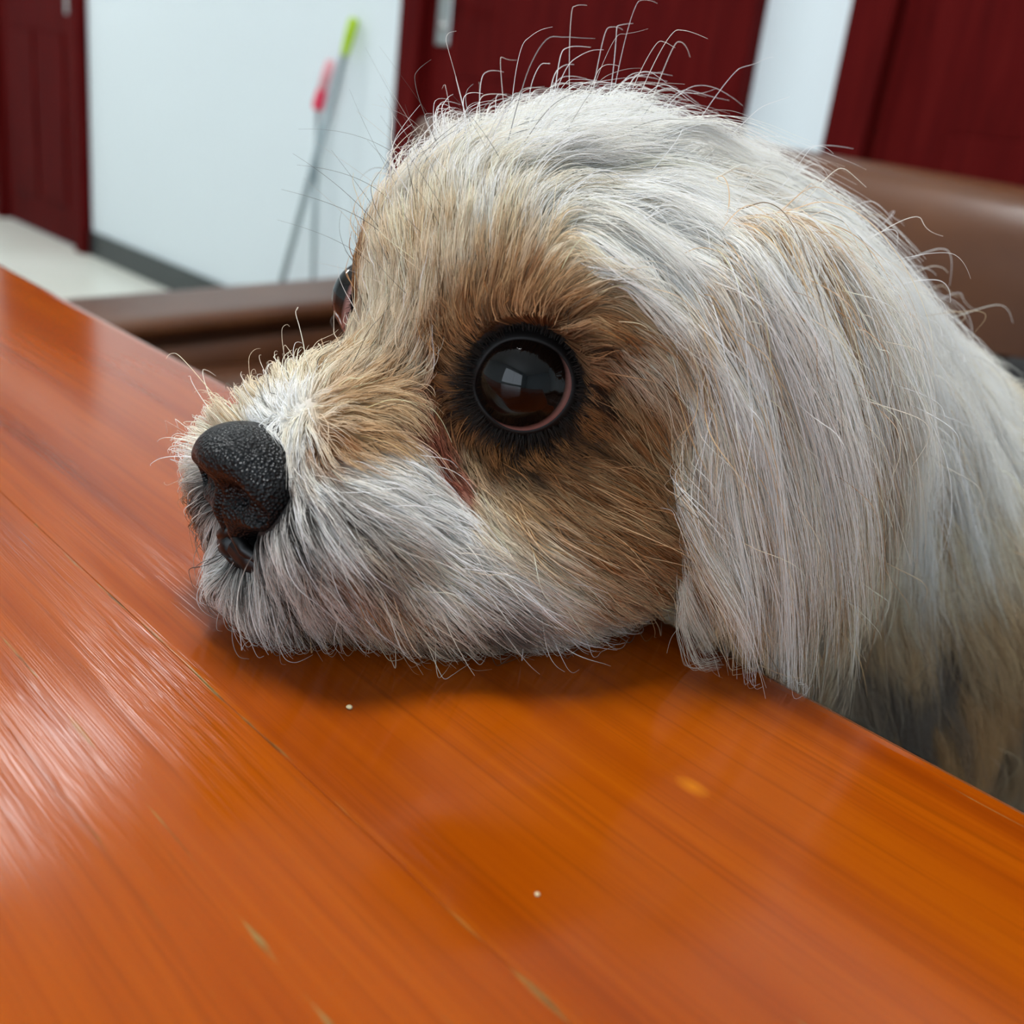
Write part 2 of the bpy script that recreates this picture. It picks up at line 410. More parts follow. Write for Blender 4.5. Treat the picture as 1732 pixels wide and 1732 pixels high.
rel(tube('grip_end', [(-2.826, 1.836, 0.788), (-2.808, 1.836, 0.83), (-2.792, 1.836, 0.864)], [.014, .015, .012], m_pinkpale), broom)
rel(box('broom_head', (BB[0] - .12, BB[1] - .02, .075), (BB[0] + .12, BB[1] + .02, .115), m_pink, None, .01, 3), broom)
bb = bmesh.new()
for k in range(46):
    x = BB[0] - .115 + .005 * k
    for r_ in range(5):
        y = BB[1] - .014 + .007 * r_
        s_ = (k - 22.5) / 22.5 * .018
        vs = [bb.verts.new(p) for p in ((x - .0012, y - .0012, .078), (x + .0012, y - .0012, .078), (x + .0012, y + .0012, .078), (x - .0012, y + .0012, .078),
                                        (x + s_ - .001, y - .001, .002), (x + s_ + .001, y - .001, .002), (x + s_ + .001, y + .001, .002), (x + s_ - .001, y + .001, .002))]
        for f_ in ((0, 1, 5, 4), (1, 2, 6, 5), (2, 3, 7, 6), (3, 0, 4, 7), (7, 6, 5, 4)): bb.faces.new([vs[i] for i in f_])
bo = rel(bm_obj('bristles', bb, m_grey), broom); bo['kind'] = 'stuff'
# ------------------------------------------------------------------ the dog
# dog space: x to the dog's left (towards the viewer), y backwards, z up from the table top
DO = np.array([-0.168, 0.138, TABLE])
dog = thing('dog', 'small cream and white long-haired dog resting its chin on the wooden table', 'dog', (-0.168, 0.42, SEAT))

def E3(c, r): return ('e', np.array(c, float), np.array(r, float))
def CP(a, b, ra, rb): return ('c', np.array(a, float), np.array(b, float), ra, rb)
def both(fn, *a):
    """a primitive and its mirror image"""
    fl = np.array([-1, 1, 1.])
    if fn is E3: return [E3(a[0], a[1]), E3(np.array(a[0]) * fl, a[1])]
    return [CP(*a), CP(np.array(a[0]) * fl, np.array(a[1]) * fl, a[2], a[3])]

HEAD = [E3((.0035, .042, .058), (.0435, .052, .039)),          # skull
        E3((0.0015, .013, .070), (.0285, .021, .023)),           # forehead
        E3((0, -.012, .039), (.019, .026, .0145)),         # bridge
        E3((0, -.018, .0110), (.0165, .0275, .0098)),       # lower jaw
        E3((0, .032, .016), (.036, .048, .014)),           # throat
        E3((0, .080, .062), (.044, .040, .030)),           # nape
        ] + both(E3, (.027, .020, .0245), (.0225, .030, .0225)) \
          + both(E3, (.0130, -.0245, .0265), (.0155, .0185, .0140)) \
          + both(E3, (.0175, -.002, .0150), (.0185, .0240, .0130)) \
          + [E3((.0255, .008, .0668), (.0130, .0115, .0100)), E3((-.0215, .011, .0665), (.0090, .0095, .0085))]
BODY = [CP((0, .055, .045), (0, .125, .024), .042, .050),
        CP((0, .125, .024), (0, .185, -.016), .050, .062),
        CP((0, .185, -.016), (0, .27, -.070), .062, .073),
        CP((0, .27, -.070), (0, .36, -.12), .073, .078),
        CP((0, .175, -.03), (0, .18, -.10), .06, .05),
        CP((0, .42, -.15), (.02, .465, -.10), .020, .017), CP((.02, .465, -.10), (.03, .44, -.045), .017, .013),
        ] + both(CP, (.036, .175, -.07), (.037, .175, -.135), .030, .022) \
          + both(CP, (.037, .175, -.135), (.037, .170, -.190), .021, .018) \
          + both(CP, (.037, .168, -.193), (.037, .148, -.196), .017, .0145) \
          + both(CP, (.055, .37, -.13), (.062, .33, -.165), .052, .040) \
          + both(CP, (.064, .36, -.190), (.066, .285, -.193), .020, .017)
EARS = [[E3((s * .0425, .052, .070), (.0120, .024, .018)), E3((s * .0520, .058, .046), (.0090, .027, .030)), E3((s * .0575, .061, .022), (.0070, .025, .026))] for s in (1, -1)]

def prim_d(p, pr):
    """distance and gradient of one primitive"""
    if pr[0] == 'e':
        d = p - pr[1]; k0 = np.linalg.norm(d / pr[2], axis=1) + 1e-9; g = d / pr[2] ** 2
        k1 = np.linalg.norm(g, axis=1) + 1e-9
        return k0 * (k0 - 1) / k1, g / k1[:, None]
    a, b, ra, rb = pr[1:]
    ab = b - a; t = np.clip((p - a) @ ab / (ab @ ab), 0, 1)
    d = p - (a + t[:, None] * ab); L = np.linalg.norm(d, axis=1) + 1e-9
    return L - (ra + (rb - ra) * t), d / L[:, None]
def sdf(p, prims, s=.0035):
    D = np.empty((len(prims), len(p))); G = np.empty((len(prims), len(p), 3))
    for i, pr in enumerate(prims): D[i], G[i] = prim_d(p, pr)
    m = D.min(0); w = np.exp(-(D - m) / s); ws = w.sum(0)
    g = np.einsum('in,ink->nk', w, G) / ws[:, None]
    g /= np.linalg.norm(g, axis=1)[:, None] + 1e-9
    return m - s * np.log(ws), g

def surface(name, prims, vox, s, m, extra=None):
    """continuous skin around the primitives: voxel remesh, then every vertex pulled on to the smooth union"""
    b = bmesh.new()
    for pr in prims:
        if pr[0] == 'e':
            r = bmesh.ops.create_icosphere(b, subdivisions=4, radius=1)
            for v in r['verts']: v.co = Vector(pr[1] + np.array(v.co) * pr[2] * 1.03)
        else:
            for t in np.linspace(0, 1, 7):
                r = bmesh.ops.create_icosphere(b, subdivisions=3, radius=1)
                for v in r['verts']: v.co = Vector(pr[1] + (pr[2] - pr[1]) * t + np.array(v.co) * (pr[3] + (pr[4] - pr[3]) * t) * 1.03)
    me = bpy.data.meshes.new('tmp'); b.to_mesh(me); b.free()
    o = bpy.data.objects.new('tmp', me); COL.objects.link(o)
    md = o.modifiers.new('r', 'REMESH'); md.mode = 'VOXEL'; md.voxel_size = vox
    dg = bpy.context.evaluated_depsgraph_get(); dg.update()
    out = bpy.data.meshes.new_from_object(o.evaluated_get(dg))
    bpy.data.objects.remove(o); bpy.data.meshes.remove(me)
    n = len(out.vertices); P = np.empty(n * 3); out.vertices.foreach_get('co', P); P = P.reshape(-1, 3)
    for _ in range(6):
        d, g = sdf(P, prims, s); P -= g * np.clip(d, -.003, .003)[:, None]
    if extra is not None: P = extra(P)
    out.vertices.foreach_set('co', (P + DO).ravel()); out.update()
    out.name = name; out.polygons.foreach_set('use_smooth', [True] * len(out.polygons))
    out.materials.clear(); out.materials.append(m)
    ob = bpy.data.objects.new(name, out); COL.objects.link(ob); rel(ob, dog)
    return ob, P

m_skin = mat('dog_skin', lin(150, 120, 95), 0.8)
q = NT(m_skin); _at = q.n('ShaderNodeAttribute'); _at.attribute_name = 'skin_col'; q.l(_at.outputs['Color'], q.b.inputs['Base Color'])
m_black = mat('black_wet_skin', lin(12, 12, 13), 0.28)
EYE_C = np.array([.0258, .0032, .0562]); EYE_R = .0108
def flat_chin(P):
    P[:, 2] = np.where(P[:, 1] < .055, np.maximum(P[:, 2], .0012), P[:, 2])   # chin and throat pressed on the table
    for sd in (1, -1):                                                       # sockets for the eyeballs
        c = EYE_C if sd > 0 else np.array((-.0240, .0056, .0598)); a = np.array((.70 * sd, -.69, .12)); a /= np.linalg.norm(a)
        d = P - c; dep = d @ a; rho = np.linalg.norm(d - dep[:, None] * a, axis=1)
        lim = EYE_R * (.30 + .55 * np.clip((rho / EYE_R - .95) / .5, 0, 1) * 2)
        hit = (rho < 1.35 * EYE_R) & (dep > lim) & (dep < .03)
        P[hit] -= ((dep - lim)[:, None] * a)[hit]
    return P
SKIN = HEAD + BODY
body, BP_ = surface('body', SKIN, .0022, .0035, m_skin, flat_chin)
ears = [surface('ear', EARS[i], .002, .003, m_skin)[0] for i in range(2)]
# ---- eyes
m_eye = mat('dark_brown_eye', (0, 0, 0, 1), 0.02, IOR=1.38)
q = NT(m_eye)
at = q.n('ShaderNodeAttribute'); at.attribute_name = 'gaze'
fac = at.outputs['Fac']
nz = q.noise(q.coord((1, 1, 1)), 900, 3)
fac = q.math('ADD', fac, q.math('MULTIPLY', q.math('SUBTRACT', nz, 0.5), 0.03))
q.l(q.ramp(fac, [(0.0, lin(2, 2, 3)), (0.46, lin(3, 2, 3)), (0.56, lin(13, 8, 6)), (0.80, lin(14, 8, 6)), (0.89, lin(7, 5, 5)), (0.95, lin(112, 80, 74)), (1.0, lin(150, 112, 106))]), q.b.inputs['Base Color'])
def nrmz(v): v = np.array(v, float); return v / np.linalg.norm(v)
def frame(ax):
    ax = nrmz(ax); u = nrmz(np.cross((0, 0, 1), ax)); v = np.cross(ax, u); return ax, u, v
m_lid = mat('black_eyelid_skin', lin(9, 8, 8), 0.55, Specular_IOR_Level=0.25)
LIDS = []
EYE_FAR = np.array((-.0240, .0056, .0598))
def make_eye(side):
    fl = np.array([side, 1, 1.])
    C = EYE_C * fl if side > 0 else EYE_FAR
    gz = nrmz(np.array((.549, -.786, .215)) if side > 0 else np.array((-.80, -.55, .22)))
    ax, u, v = frame(gz)
    vs, fs, ga = [], [], []
    NR, NS = 48, 64
    for i in range(NR + 1):
        th = math.pi * i / NR
        for k in range(NS):
            a = 2 * math.pi * k / NS
            r = EYE_R + .0010 * max(0, 1 - (th / .80) ** 2) ** 1.0
            vs.append(C + DO + r * (math.cos(th) * ax + math.sin(th) * (math.cos(a) * u + math.sin(a) * v)))
            ga.append(min(th / 1.05, 1.0))
    for i in range(NR):
        for k in range(NS):
            fs.append((i * NS + k, (i + 1) * NS + k, (i + 1) * NS + (k + 1) % NS, i * NS + (k + 1) % NS))
    o = mesh_obj('eye', vs, fs, m_eye, None, True); rel(o, dog)
    bm = bmesh.new(); bm.from_mesh(o.data); bmesh.ops.remove_doubles(bm, verts=[x for x in bm.verts], dist=1e-7); bmesh.ops.recalc_face_normals(bm, faces=list(bm.faces)); bm.to_mesh(o.data); bm.free()
    co = np.empty(len(o.data.vertices) * 3); o.data.vertices.foreach_get('co', co); co = co.reshape(-1, 3) - DO - C
    th = np.arccos(np.clip((co @ ax) / np.linalg.norm(co, axis=1), -1, 1))
    A = o.data.attributes.new('gaze', 'FLOAT', 'POINT'); A.data.foreach_set('value', np.clip(th / 1.05, 0, 1))
    for p in o.data.polygons: p.use_smooth = True
    # lids: a black rim following the almond opening, thick at the lip and fading into the skin
    ax, u, v = frame(np.array((.70, -.69, .12)) * fl)
    u = u * 1.0
    vs, fs = [], []
    NS = 72; rings = [(0.0, 1.0), (0.0, 1.02), (0.04, 1.045), (0.14, 1.06), (0.30, 1.06), (0.55, 1.06), (0.85, 1.03)]
    for k in range(NS):
        a = 2 * math.pi * k / NS
        ca, sa = math.cos(a), math.sin(a)
        # u points to the image right for the near eye; inner corner is on the nose side
        inner = math.cos(a - math.pi - .28) if side > 0 else math.cos(a + .28)
        op = math.radians(53.5 - 3.5 * max(sa, 0) + 1.0 * max(-sa, 0) + 1.5 * math.sin(3 * a + .6))
        if inner > 0: op += math.radians(7) * inner ** 12
        for j, (da, rr) in enumerate(rings):
            al = op + da
            vs.append(C + DO + EYE_R * rr * (math.cos(al) * ax + math.sin(al) * (ca * u + sa * v)))
    n = len(rings)
    for k in range(NS):
        for j in range(n - 1):
            fs.append((k * n + j, k * n + j + 1, ((k + 1) % NS) * n + j + 1, ((k + 1) % NS) * n + j))
    LIDS.append(rel(mesh_obj('eyelid', vs, fs, m_lid, None, True), dog))
    return C
for s_ in (1, -1): make_eye(s_)

# ---- nose: pebbled black leather with two comma nostrils
m_nose = mat('pebbled_black_nose', lin(6, 7, 9), 0.38, Specular_IOR_Level=0.28)
q = NT(m_nose)
vo = q.n('ShaderNodeTexVoronoi'); q.l(q.coord(), vo.inputs['Vector']); vo.inputs['Scale'].default_value = 1500
q.l(q.bump(vo.outputs['Distance'], 0.7, 0.0006), q.b.inputs['Normal'])
NC = np.array([0, -.0425, .0343])
NOSE = [E3(NC + (0, .001, .0035), (.0106, .0092, .0066)), E3(NC + (0, .003, -.004), (.0080, .0082, .0075)), E3(NC + (0, .003, -.0105), (.0034, .0060, .0055))] + \
       both(E3, NC + (.0076, .0014, -.0010), (.0062, .0080, .0068))
def nose_cut(P):
    for s in (1, -1):
        # nostrils: two hollows sweeping outwards
        for c, r, dep in (((s * .0052, -.0095, -.0022), .0036, .0105), ((s * .0082, -.0080, -.0026), .0032, .0095), ((s * .0112, -.0050, -.0036), .0022, .0055)):
            w = np.exp(-(((P - (NC + c)) / r) ** 2).sum(1)); P = P + (w * dep)[:, None] * np.array((0, 1, .0))
    w = np.exp(-(P[:, 0] / .0010) ** 2) * (P[:, 1] < NC[1]) * np.clip((NC[2] + .004 - P[:, 2]) / .004, 0, 1)
    P[:, 1] += w * .0016
    return P
nose, _ = surface('nose', NOSE, .00045, .0012, m_nose, nose_cut)

# ---- lips: black lip edge from under the nose back along the mouth, both sides
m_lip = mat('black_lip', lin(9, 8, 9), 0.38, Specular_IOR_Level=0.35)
def lip(side):
    up = [(0, -.0440, .0240), (.004, -.0436, .0212), (.009, -.0395, .0180), (.014, -.0315, .0150), (.0185, -.0200, .0127), (.022, -.007, .0127)]
    lo = [(0, -.0428, .0172), (.004, -.0420, .0166), (.009, -.0375, .0142), (.0135, -.0300, .0118), (.018, -.0190, .0106), (.0215, -.0060, .0112)]
    f = lambda L: [tuple(np.array(p) * (side, 1, 1) + DO) for p in L]
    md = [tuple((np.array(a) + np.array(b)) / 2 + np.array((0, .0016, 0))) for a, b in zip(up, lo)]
    rel(tube('dark_mouth_filler', f(md), [.0034, .0034, .0030, .0024, .0018, .001], m_lip, None, 12), dog)  # black filler in the lip gap, stands in for the dark mouth opening
    rel(tube('upper_lip', f(up), [.0012, .0014, .0015, .0015, .0013, .001], m_lip, None, 12), dog)
    rel(tube('lower_lip', f(lo), [.0014, .0014, .0014, .0014, .0012, .0009], m_lip, None, 12), dog)
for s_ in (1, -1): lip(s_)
# ------------------------------------------------------------------ fur
# groom guides in dog space: position, growing direction, length mm, fluff mm, root and tip colour
GUIDES = [
    (-0.02, -0.0402, 0.0309, -0.81, 0.29, -0.51, 15, 6, 'W', 'W'),
    (-0.0198, -0.0371, 0.0352, -0.87, 0.29, -0.39, 15, 7, 'C', 'W'),
    (-0.0163, -0.0345, 0.0391, -0.9, 0.36, -0.23, 16, 8, 'Y', 'C'),
    (-0.0127, -0.0316, 0.0439, -0.8, 0.56, -0.2, 16, 8, 'C', 'C'),
    (-0.0112, -0.0281, 0.0473, -0.77, 0.61, -0.18, 14, 6, 'C', 'C'),
    (-0.0133, -0.0314, 0.0436, -0.8, 0.56, -0.22, 7, 3, 'Y', 'C'),
    (0.001, -0.0339, 0.0472, -0.75, 0.5, 0.44, 5, 2, 'W', 'W'),
    (-0.0197, -0.0412, 0.0282, -0.75, 0.33, -0.58, 9, 3, 'W', 'C'),
    (-0.0172, -0.0421, 0.0233, -0.65, 0.41, -0.64, 10, 3, 'D', 'B'),
    (-0.0187, -0.0324, 0.0391, -0.86, 0.37, -0.35, 6, 2, 'W', 'W'),
    (-0.0032, -0.0358, 0.0451, -0.92, 0.35, 0.16, 4, 1.5, 'W', 'W'),
    (-0.0029, -0.0271, 0.0508, -0.76, 0.63, 0.15, 9, 3, 'C', 'C'),
    (-0.0096, -0.0168, 0.0517, -0.56, 0.82, -0.08, 10, 3, 'C', 'C'),
    (-0.0155, -0.0065, 0.0545, 0.56, -0.35, 0.75, 7, 2, 'C', 'C'),
    (0.0038, -0.0208, 0.0526, -0.25, 0.93, 0.27, 10, 3, 'T', 'C'),
    (0.0024, -0.0132, 0.0558, 0.28, 0.65, 0.71, 10, 3, 'C', 'C'),
    (0.0096, -0.0139, 0.053, 0.33, 0.89, 0.33, 9, 2.5, 'T', 'C'),
    (0.0124, -0.0211, 0.0493, 0.51, 0.86, -0.09, 8, 2.5, 'T', 'Y'),
    (0.0086, -0.0278, 0.0489, 0.43, 0.88, 0.22, 8, 2.5, 'T', 'Y'),
    (0.0068, -0.0112, 0.0614, 0.29, 0.12, 0.95, 10, 3, 'T', 'C'),
    (0.0132, -0.0102, 0.0577, 0.4, 0.17, 0.9, 7, 2, 'B', 'T'),
    (0.0063, -0.0346, 0.0452, 0.6, -0.42, -0.68, 8, 1.5, 'C', 'W'),
    (0.0011, -0.0358, 0.0454, 0.56, -0.55, -0.62, 5, 1, 'W', 'W'),
    (0.0105, -0.0358, 0.0412, 0.63, -0.26, -0.73, 8, 1.5, 'G', 'W'),
    (0.0116, -0.034, 0.0425, 0.72, -0.15, -0.67, 6.9, 2, 'B', 'C'),
    (0.0129, -0.031, 0.0441, 0.84, 0.27, -0.47, 8.0, 2.5, 'B', 'T'),
    (0.0148, -0.0265, 0.0454, 0.72, 0.6, -0.35, 9.2, 2.5, 'T', 'T'),
    (0.0175, -0.0368, 0.0369, 0.92, 0.15, -0.36, 9.2, 2.5, 'G', 'W'),
    (0.0191, -0.0304, 0.0398, 0.72, 0.66, -0.22, 10.3, 2.5, 'W', 'W'),
    (0.0195, -0.0216, 0.0421, 0.55, 0.65, -0.51, 9.2, 2.5, 'W', 'W'),
    (0.025, -0.0276, 0.0357, 0.5, 0.77, -0.4, 11.5, 3, 'W', 'W'),
    (0.0266, -0.0192, 0.0336, 0.24, 0.8, -0.54, 11.5, 3, 'W', 'W'),
    (0.0236, -0.0214, 0.0377, 0.47, 0.69, -0.54, 10.3, 2.5, 'W', 'W'),
    (-0.0038, -0.0411, 0.0238, -0.23, -0.01, -0.97, 11, 1.5, 'K', 'W'),
    (0.0098, -0.0427, 0.0292, 0.67, -0.27, -0.69, 13, 1.5, 'K', 'W'),
    (0.0163, -0.0407, 0.0331, 0.75, -0.16, -0.64, 12, 1.5, 'K', 'W'),
    (0.0214, -0.0384, 0.0322, 0.7, 0.13, -0.7, 12.2, 2, 'G', 'W'),
    (0.0025, -0.0407, 0.02, 0.81, -0.28, -0.51, 16, 1.5, 'K', 'W'),
    (0.0159, -0.0425, 0.0233, 0.3, 0.31, -0.9, 18, 2, 'D', 'W'),
    (0.0228, -0.0388, 0.0241, 0.3, 0.5, -0.81, 17.6, 2.5, 'B', 'W'),
    (0.0259, -0.0343, 0.0297, 0.51, 0.56, -0.66, 16.2, 2.5, 'G', 'C'),
    (0.0258, -0.0307, 0.0188, -0.1, 0.65, -0.76, 17.6, 3, 'B', 'C'),
    (0.0294, -0.0231, 0.0247, 0.13, 0.75, -0.64, 16.2, 3, 'C', 'W'),
    (0.0308, -0.0132, 0.0269, 0.7, 0.58, -0.42, 16.2, 3, 'C', 'W'),
    (0.0376, -0.0081, 0.023, 0.68, 0.62, -0.4, 16.2, 3, 'W', 'W'),
    (0.0365, -0.01, 0.0174, 0.41, 0.7, -0.58, 14.9, 3, 'G', 'G'),
    (0.0287, -0.0212, 0.0116, 0.04, 0.66, -0.75, 17.6, 3, 'D', 'C'),  # lower jaw: dark roots also put the shade there into the coat colour
    (0.0331, -0.0096, 0.008, -0.28, 0.75, -0.59, 17.6, 3, 'D', 'C'),
    (0.0397, -0.0002, 0.0111, -0.04, 0.81, -0.58, 17.6, 3, 'C', 'W'),
    (0.0413, 0.0114, 0.0076, -0.24, 0.88, -0.42, 17.6, 3, 'C', 'W'),
    (0.0139, -0.0297, 0.0057, -0.55, 0.63, -0.55, 17.6, 3, 'D', 'T'),
    (0.0194, -0.0216, 0.0052, -0.48, 0.74, -0.46, 16.2, 3, 'D', 'C'),
    (0.0328, 0.0004, 0.0045, -0.35, 0.86, -0.37, 16.2, 3, 'B', 'C'),
    (0.0267, -0.0128, 0.0046, -0.44, 0.79, -0.43, 16.2, 3, 'D', 'T'),
    (-0.0041, -0.0449, 0.0104, -0.33, 0.33, -0.88, 11.7, 2, 'W', 'W'),
    (-0.0015, -0.0448, 0.0087, -0.48, 0.55, -0.68, 14.3, 2, 'W', 'W'),
    (0.0063, -0.0438, 0.0116, 0.24, 0.08, -0.97, 15.6, 2.5, 'G', 'W'),
    (0.01, -0.0401, 0.0091, -0.2, 0.46, -0.86, 16.9, 2.5, 'D', 'W'),
    (0.0124, -0.037, 0.0088, -0.23, 0.56, -0.79, 16.9, 2.5, 'D', 'T'),
    (0.0014, -0.0441, 0.0078, -0.52, 0.56, -0.64, 13.0, 2, 'G', 'W'),
    (0.0158, -0.0117, 0.0493, 0.63, -0.09, -0.77, 4, 1, 'R', 'R'),
    (0.0196, -0.0122, 0.0433, 0.48, 0.05, -0.87, 4, 1, 'R', 'R'),
    (0.0231, -0.0106, 0.0371, 0.64, 0.18, -0.75, 5, 1, 'R', 'Rl'),
    (0.0171, -0.0153, 0.0465, 0.65, 0.3, -0.7, 4, 1, 'R', 'R'),
    (0.0217, -0.013, 0.0393, 0.5, 0.14, -0.85, 4, 1, 'R', 'R'),
    (0.0152, -0.0162, 0.0484, 0.7, 0.49, -0.52, 5, 1.5, 'R', 'T'),
    (0.0219, -0.0068, 0.0409, 0.55, 0.14, -0.82, 6, 1.5, 'T', 'Y'),
    (0.0255, -0.0033, 0.0416, 0.82, 0.02, -0.57, 6, 1.5, 'D', 'B'),
    (0.0327, 0.0009, 0.0423, 0.88, 0.21, -0.41, 6, 1.5, 'D', 'B'),
    (0.0366, 0.0077, 0.0461, 0.62, 0.69, -0.38, 6, 1.5, 'D', 'B'),
    (0.0268, -0.0082, 0.0356, 0.89, -0.04, -0.45, 8, 2, 'Y', 'C'),
    (0.0327, -0.0044, 0.037, 0.9, 0.08, -0.42, 9, 2, 'T', 'T'),
    (0.0384, 0.001, 0.0381, 0.82, 0.38, -0.43, 10, 2, 'B', 'T'),
    (0.0408, 0.0092, 0.0413, 0.66, 0.64, -0.4, 11, 2.5, 'B', 'T'),
    (0.0316, -0.0099, 0.0303, 0.86, 0.22, -0.47, 11, 2.5, 'C', 'C'),
    (0.0381, -0.0053, 0.0306, 0.77, 0.41, -0.48, 12, 2.5, 'T', 'C'),
    (0.0437, 0.0018, 0.0314, 0.6, 0.65, -0.47, 12, 2.5, 'B', 'T'),
    (0.0464, 0.0114, 0.0343, 0.43, 0.78, -0.46, 13, 2.5, 'B', 'T'),
    (0.0492, 0.02, 0.03, 0.16, 0.86, -0.48, 13, 2.5, 'B', 'T'),
    (0.0472, 0.0064, 0.0232, 0.28, 0.82, -0.5, 13, 2.5, 'B', 'Y'),
    (0.0493, 0.0187, 0.02, -0.05, 0.87, -0.49, 14, 2.5, 'B', 'Y'),
    (0.0253, 0.0687, 0.0018, -0.2, 0.91, -0.36, 14, 2.5, 'B', 'Y'),
    (0.0434, -0.0008, 0.0214, 0.41, 0.74, -0.53, 12, 3, 'Y', 'C'),
    (-0.0036, 0.1115, -0.0335, 0.99, -0.11, 0.03, 13, 2.5, 'T', 'C'),
    (0.043, 0.023, 0.0082, -0.39, 0.87, -0.29, 12, 3, 'T', 'W'),
    (0.0514, 0.0324, 0.0285, 0.83, 0.25, -0.5, 16, 3, 'B', 'Y'),
    (0.0393, 0.01, 0.0571, 0.07, 0.59, -0.81, 8, 2, 'D', 'T'),
    (0.0407, 0.011, 0.0643, 0.1, 0.72, -0.68, 10, 2.5, 'B', 'C'),
    (0.0415, 0.0162, 0.0525, 0.2, 0.65, -0.73, 12, 2.5, 'B', 'T'),
    (0.0433, 0.0199, 0.043, 0.43, 0.58, -0.69, 13, 2.5, 'B', 'T'),
    (0.0471, 0.0261, 0.0371, 0.47, 0.52, -0.71, 14, 2.5, 'B', 'T'),
    (0.045, 0.025, 0.0501, 0.14, 0.6, -0.79, 14, 3, 'T', 'C'),
    (0.0391, 0.0053, 0.0687, 0.39, 0.86, -0.34, 9, 2.5, 'B', 'T'),
    (0.039, 0.0141, 0.0727, 0.42, 0.71, -0.56, 12, 3, 'T', 'C'),
    (0.0204, -0.0073, 0.0689, -0.04, 0.18, 0.98, 7, 2, 'B', 'T'),
    (0.0254, -0.0049, 0.0721, -0.06, 0.38, 0.92, 8, 2, 'B', 'T'),
    (0.031, -0.002, 0.0727, 0.04, 0.56, 0.82, 8, 2, 'B', 'T'),
    (0.0355, 0.0013, 0.0719, 0.3, 0.8, 0.52, 8, 2, 'B', 'T'),
    (0.0181, -0.0085, 0.0645, -0.26, -0.03, 0.97, 5, 1.5, 'B', 'T'),
    (0.0162, -0.0092, 0.0595, -0.47, -0.17, 0.86, 5, 1.5, 'B', 'T'),
    (0.0226, -0.0031, 0.0775, -0.28, 0.45, 0.85, 11, 3, 'Y', 'C'),
    (0.0299, 0.0019, 0.0777, -0.16, 0.73, 0.66, 11, 3, 'Y', 'C'),
    (0.0345, 0.0062, 0.0764, 0.07, 0.94, 0.34, 10, 3, 'Y', 'C'),
    (0.0165, -0.0074, 0.073, -0.28, 0.22, 0.93, 11, 3, 'Y', 'C'),
    (0.0106, -0.0103, 0.0651, 0.05, 0.12, 0.99, 10, 2.5, 'Y', 'C'),
    (0.0042, -0.0102, 0.0706, -0.36, 0.18, 0.91, 12, 3, 'Y', 'C'),
    (0.0092, -0.0077, 0.0771, -0.43, 0.28, 0.86, 13, 3.5, 'Y', 'C'),
    (-0.0043, -0.0086, 0.0747, -0.7, 0.31, 0.64, 13, 3.5, 'C', 'C'),
    (-0.0065, -0.0098, 0.0661, -0.44, 0.2, 0.88, 7, 1.5, 'C', 'C'),
    (-0.0012, -0.0112, 0.0619, 0.27, 0.07, 0.96, 8, 2, 'C', 'C'),
    (0.0167, -0.003, 0.0818, -0.42, 0.41, 0.81, 14, 4, 'C', 'W'),
    (0.0236, 0.0025, 0.0829, -0.34, 0.6, 0.73, 14, 4, 'C', 'W'),
    (-0.0023, -0.0051, 0.083, -0.7, 0.45, 0.55, 16, 5, 'C', 'W'),
    (0.0076, -0.0018, 0.0868, -0.6, 0.5, 0.62, 17, 5, 'C', 'W'),
    (0.0146, 0.0038, 0.0891, -0.48, 0.66, 0.58, 17, 5, 'C', 'W'),
    (-0.0193, 0.0011, 0.0814, -0.72, 0.69, 0.08, 15, 4, 'C', 'W'),
    (-0.0142, 0.0045, 0.0879, -0.72, 0.69, 0.03, 20, 8, 'W', 'W'),
    (-0.0091, 0.009, 0.092, -0.67, 0.74, 0.01, 22, 11, 'W', 'W'),
    (-0.0031, 0.0173, 0.0946, -0.61, 0.79, -0.03, 24, 13, 'W', 'W'),
    (-0.0042, 0.032, 0.0959, -0.46, 0.89, 0.02, 26, 14, 'W', 'W'),
    (-0.0002, 0.0402, 0.097, -0.61, 0.79, -0.02, 28, 16, 'W', 'W'),
    (0.0041, 0.0461, 0.0971, -0.57, 0.82, -0.03, 30, 17, 'W', 'W'),
    (0.0069, 0.0509, 0.0966, -0.33, 0.94, -0.07, 32, 13, 'W', 'W'),
    (0.019, 0.0104, 0.09, 0.09, 0.97, 0.25, 45, 5, 'C', 'W'),
    (0.0234, 0.0174, 0.0892, 0.54, 0.83, -0.14, 60, 5, 'W', 'W'),
    (0.0184, 0.0321, 0.0941, 0.18, 0.98, 0.07, 60, 6, 'W', 'W'),
    (0.0103, 0.0586, 0.0951, 0.25, 0.95, -0.2, 65, 7, 'W', 'W'),
    (0.0062, 0.0808, 0.0925, 0.67, 0.73, -0.14, 65, 7, 'W', 'W'),
    (0.0154, 0.0883, 0.0898, 0.58, 0.75, -0.3, 65, 7, 'W', 'W'),
    (0.0308, 0.009, 0.0809, 0.74, -0.08, -0.67, 22, 4, 'W', 'W'),
    (0.032, 0.0194, 0.0834, 0.74, 0.41, -0.53, 50, 4, 'W', 'W'),
    (0.0393, 0.0245, 0.078, 0.74, 0.12, -0.67, 56, 5, 'T', 'W'),
    (0.0466, 0.0267, 0.0693, 0.44, 0.29, -0.85, 50, 5, 'T', 'W'),
    (0.05, 0.0302, 0.0583, 0.38, 0.18, -0.91, 42, 5, 'T', 'W'),
    (0.055, 0.0318, 0.0476, 0.26, 0.23, -0.94, 31, 5, 'T', 'W'),
    (0.0585, 0.0358, 0.0357, 0.23, 0.17, -0.96, 22, 5, 'T', 'W'),
    (0.0616, 0.0387, 0.0233, 0.08, 0.27, -0.96, 13, 5, 'T', 'Y'),
    (0.0307, 0.0412, 0.0891, 0.74, 0.56, -0.36, 60, 5, 'T', 'W'),
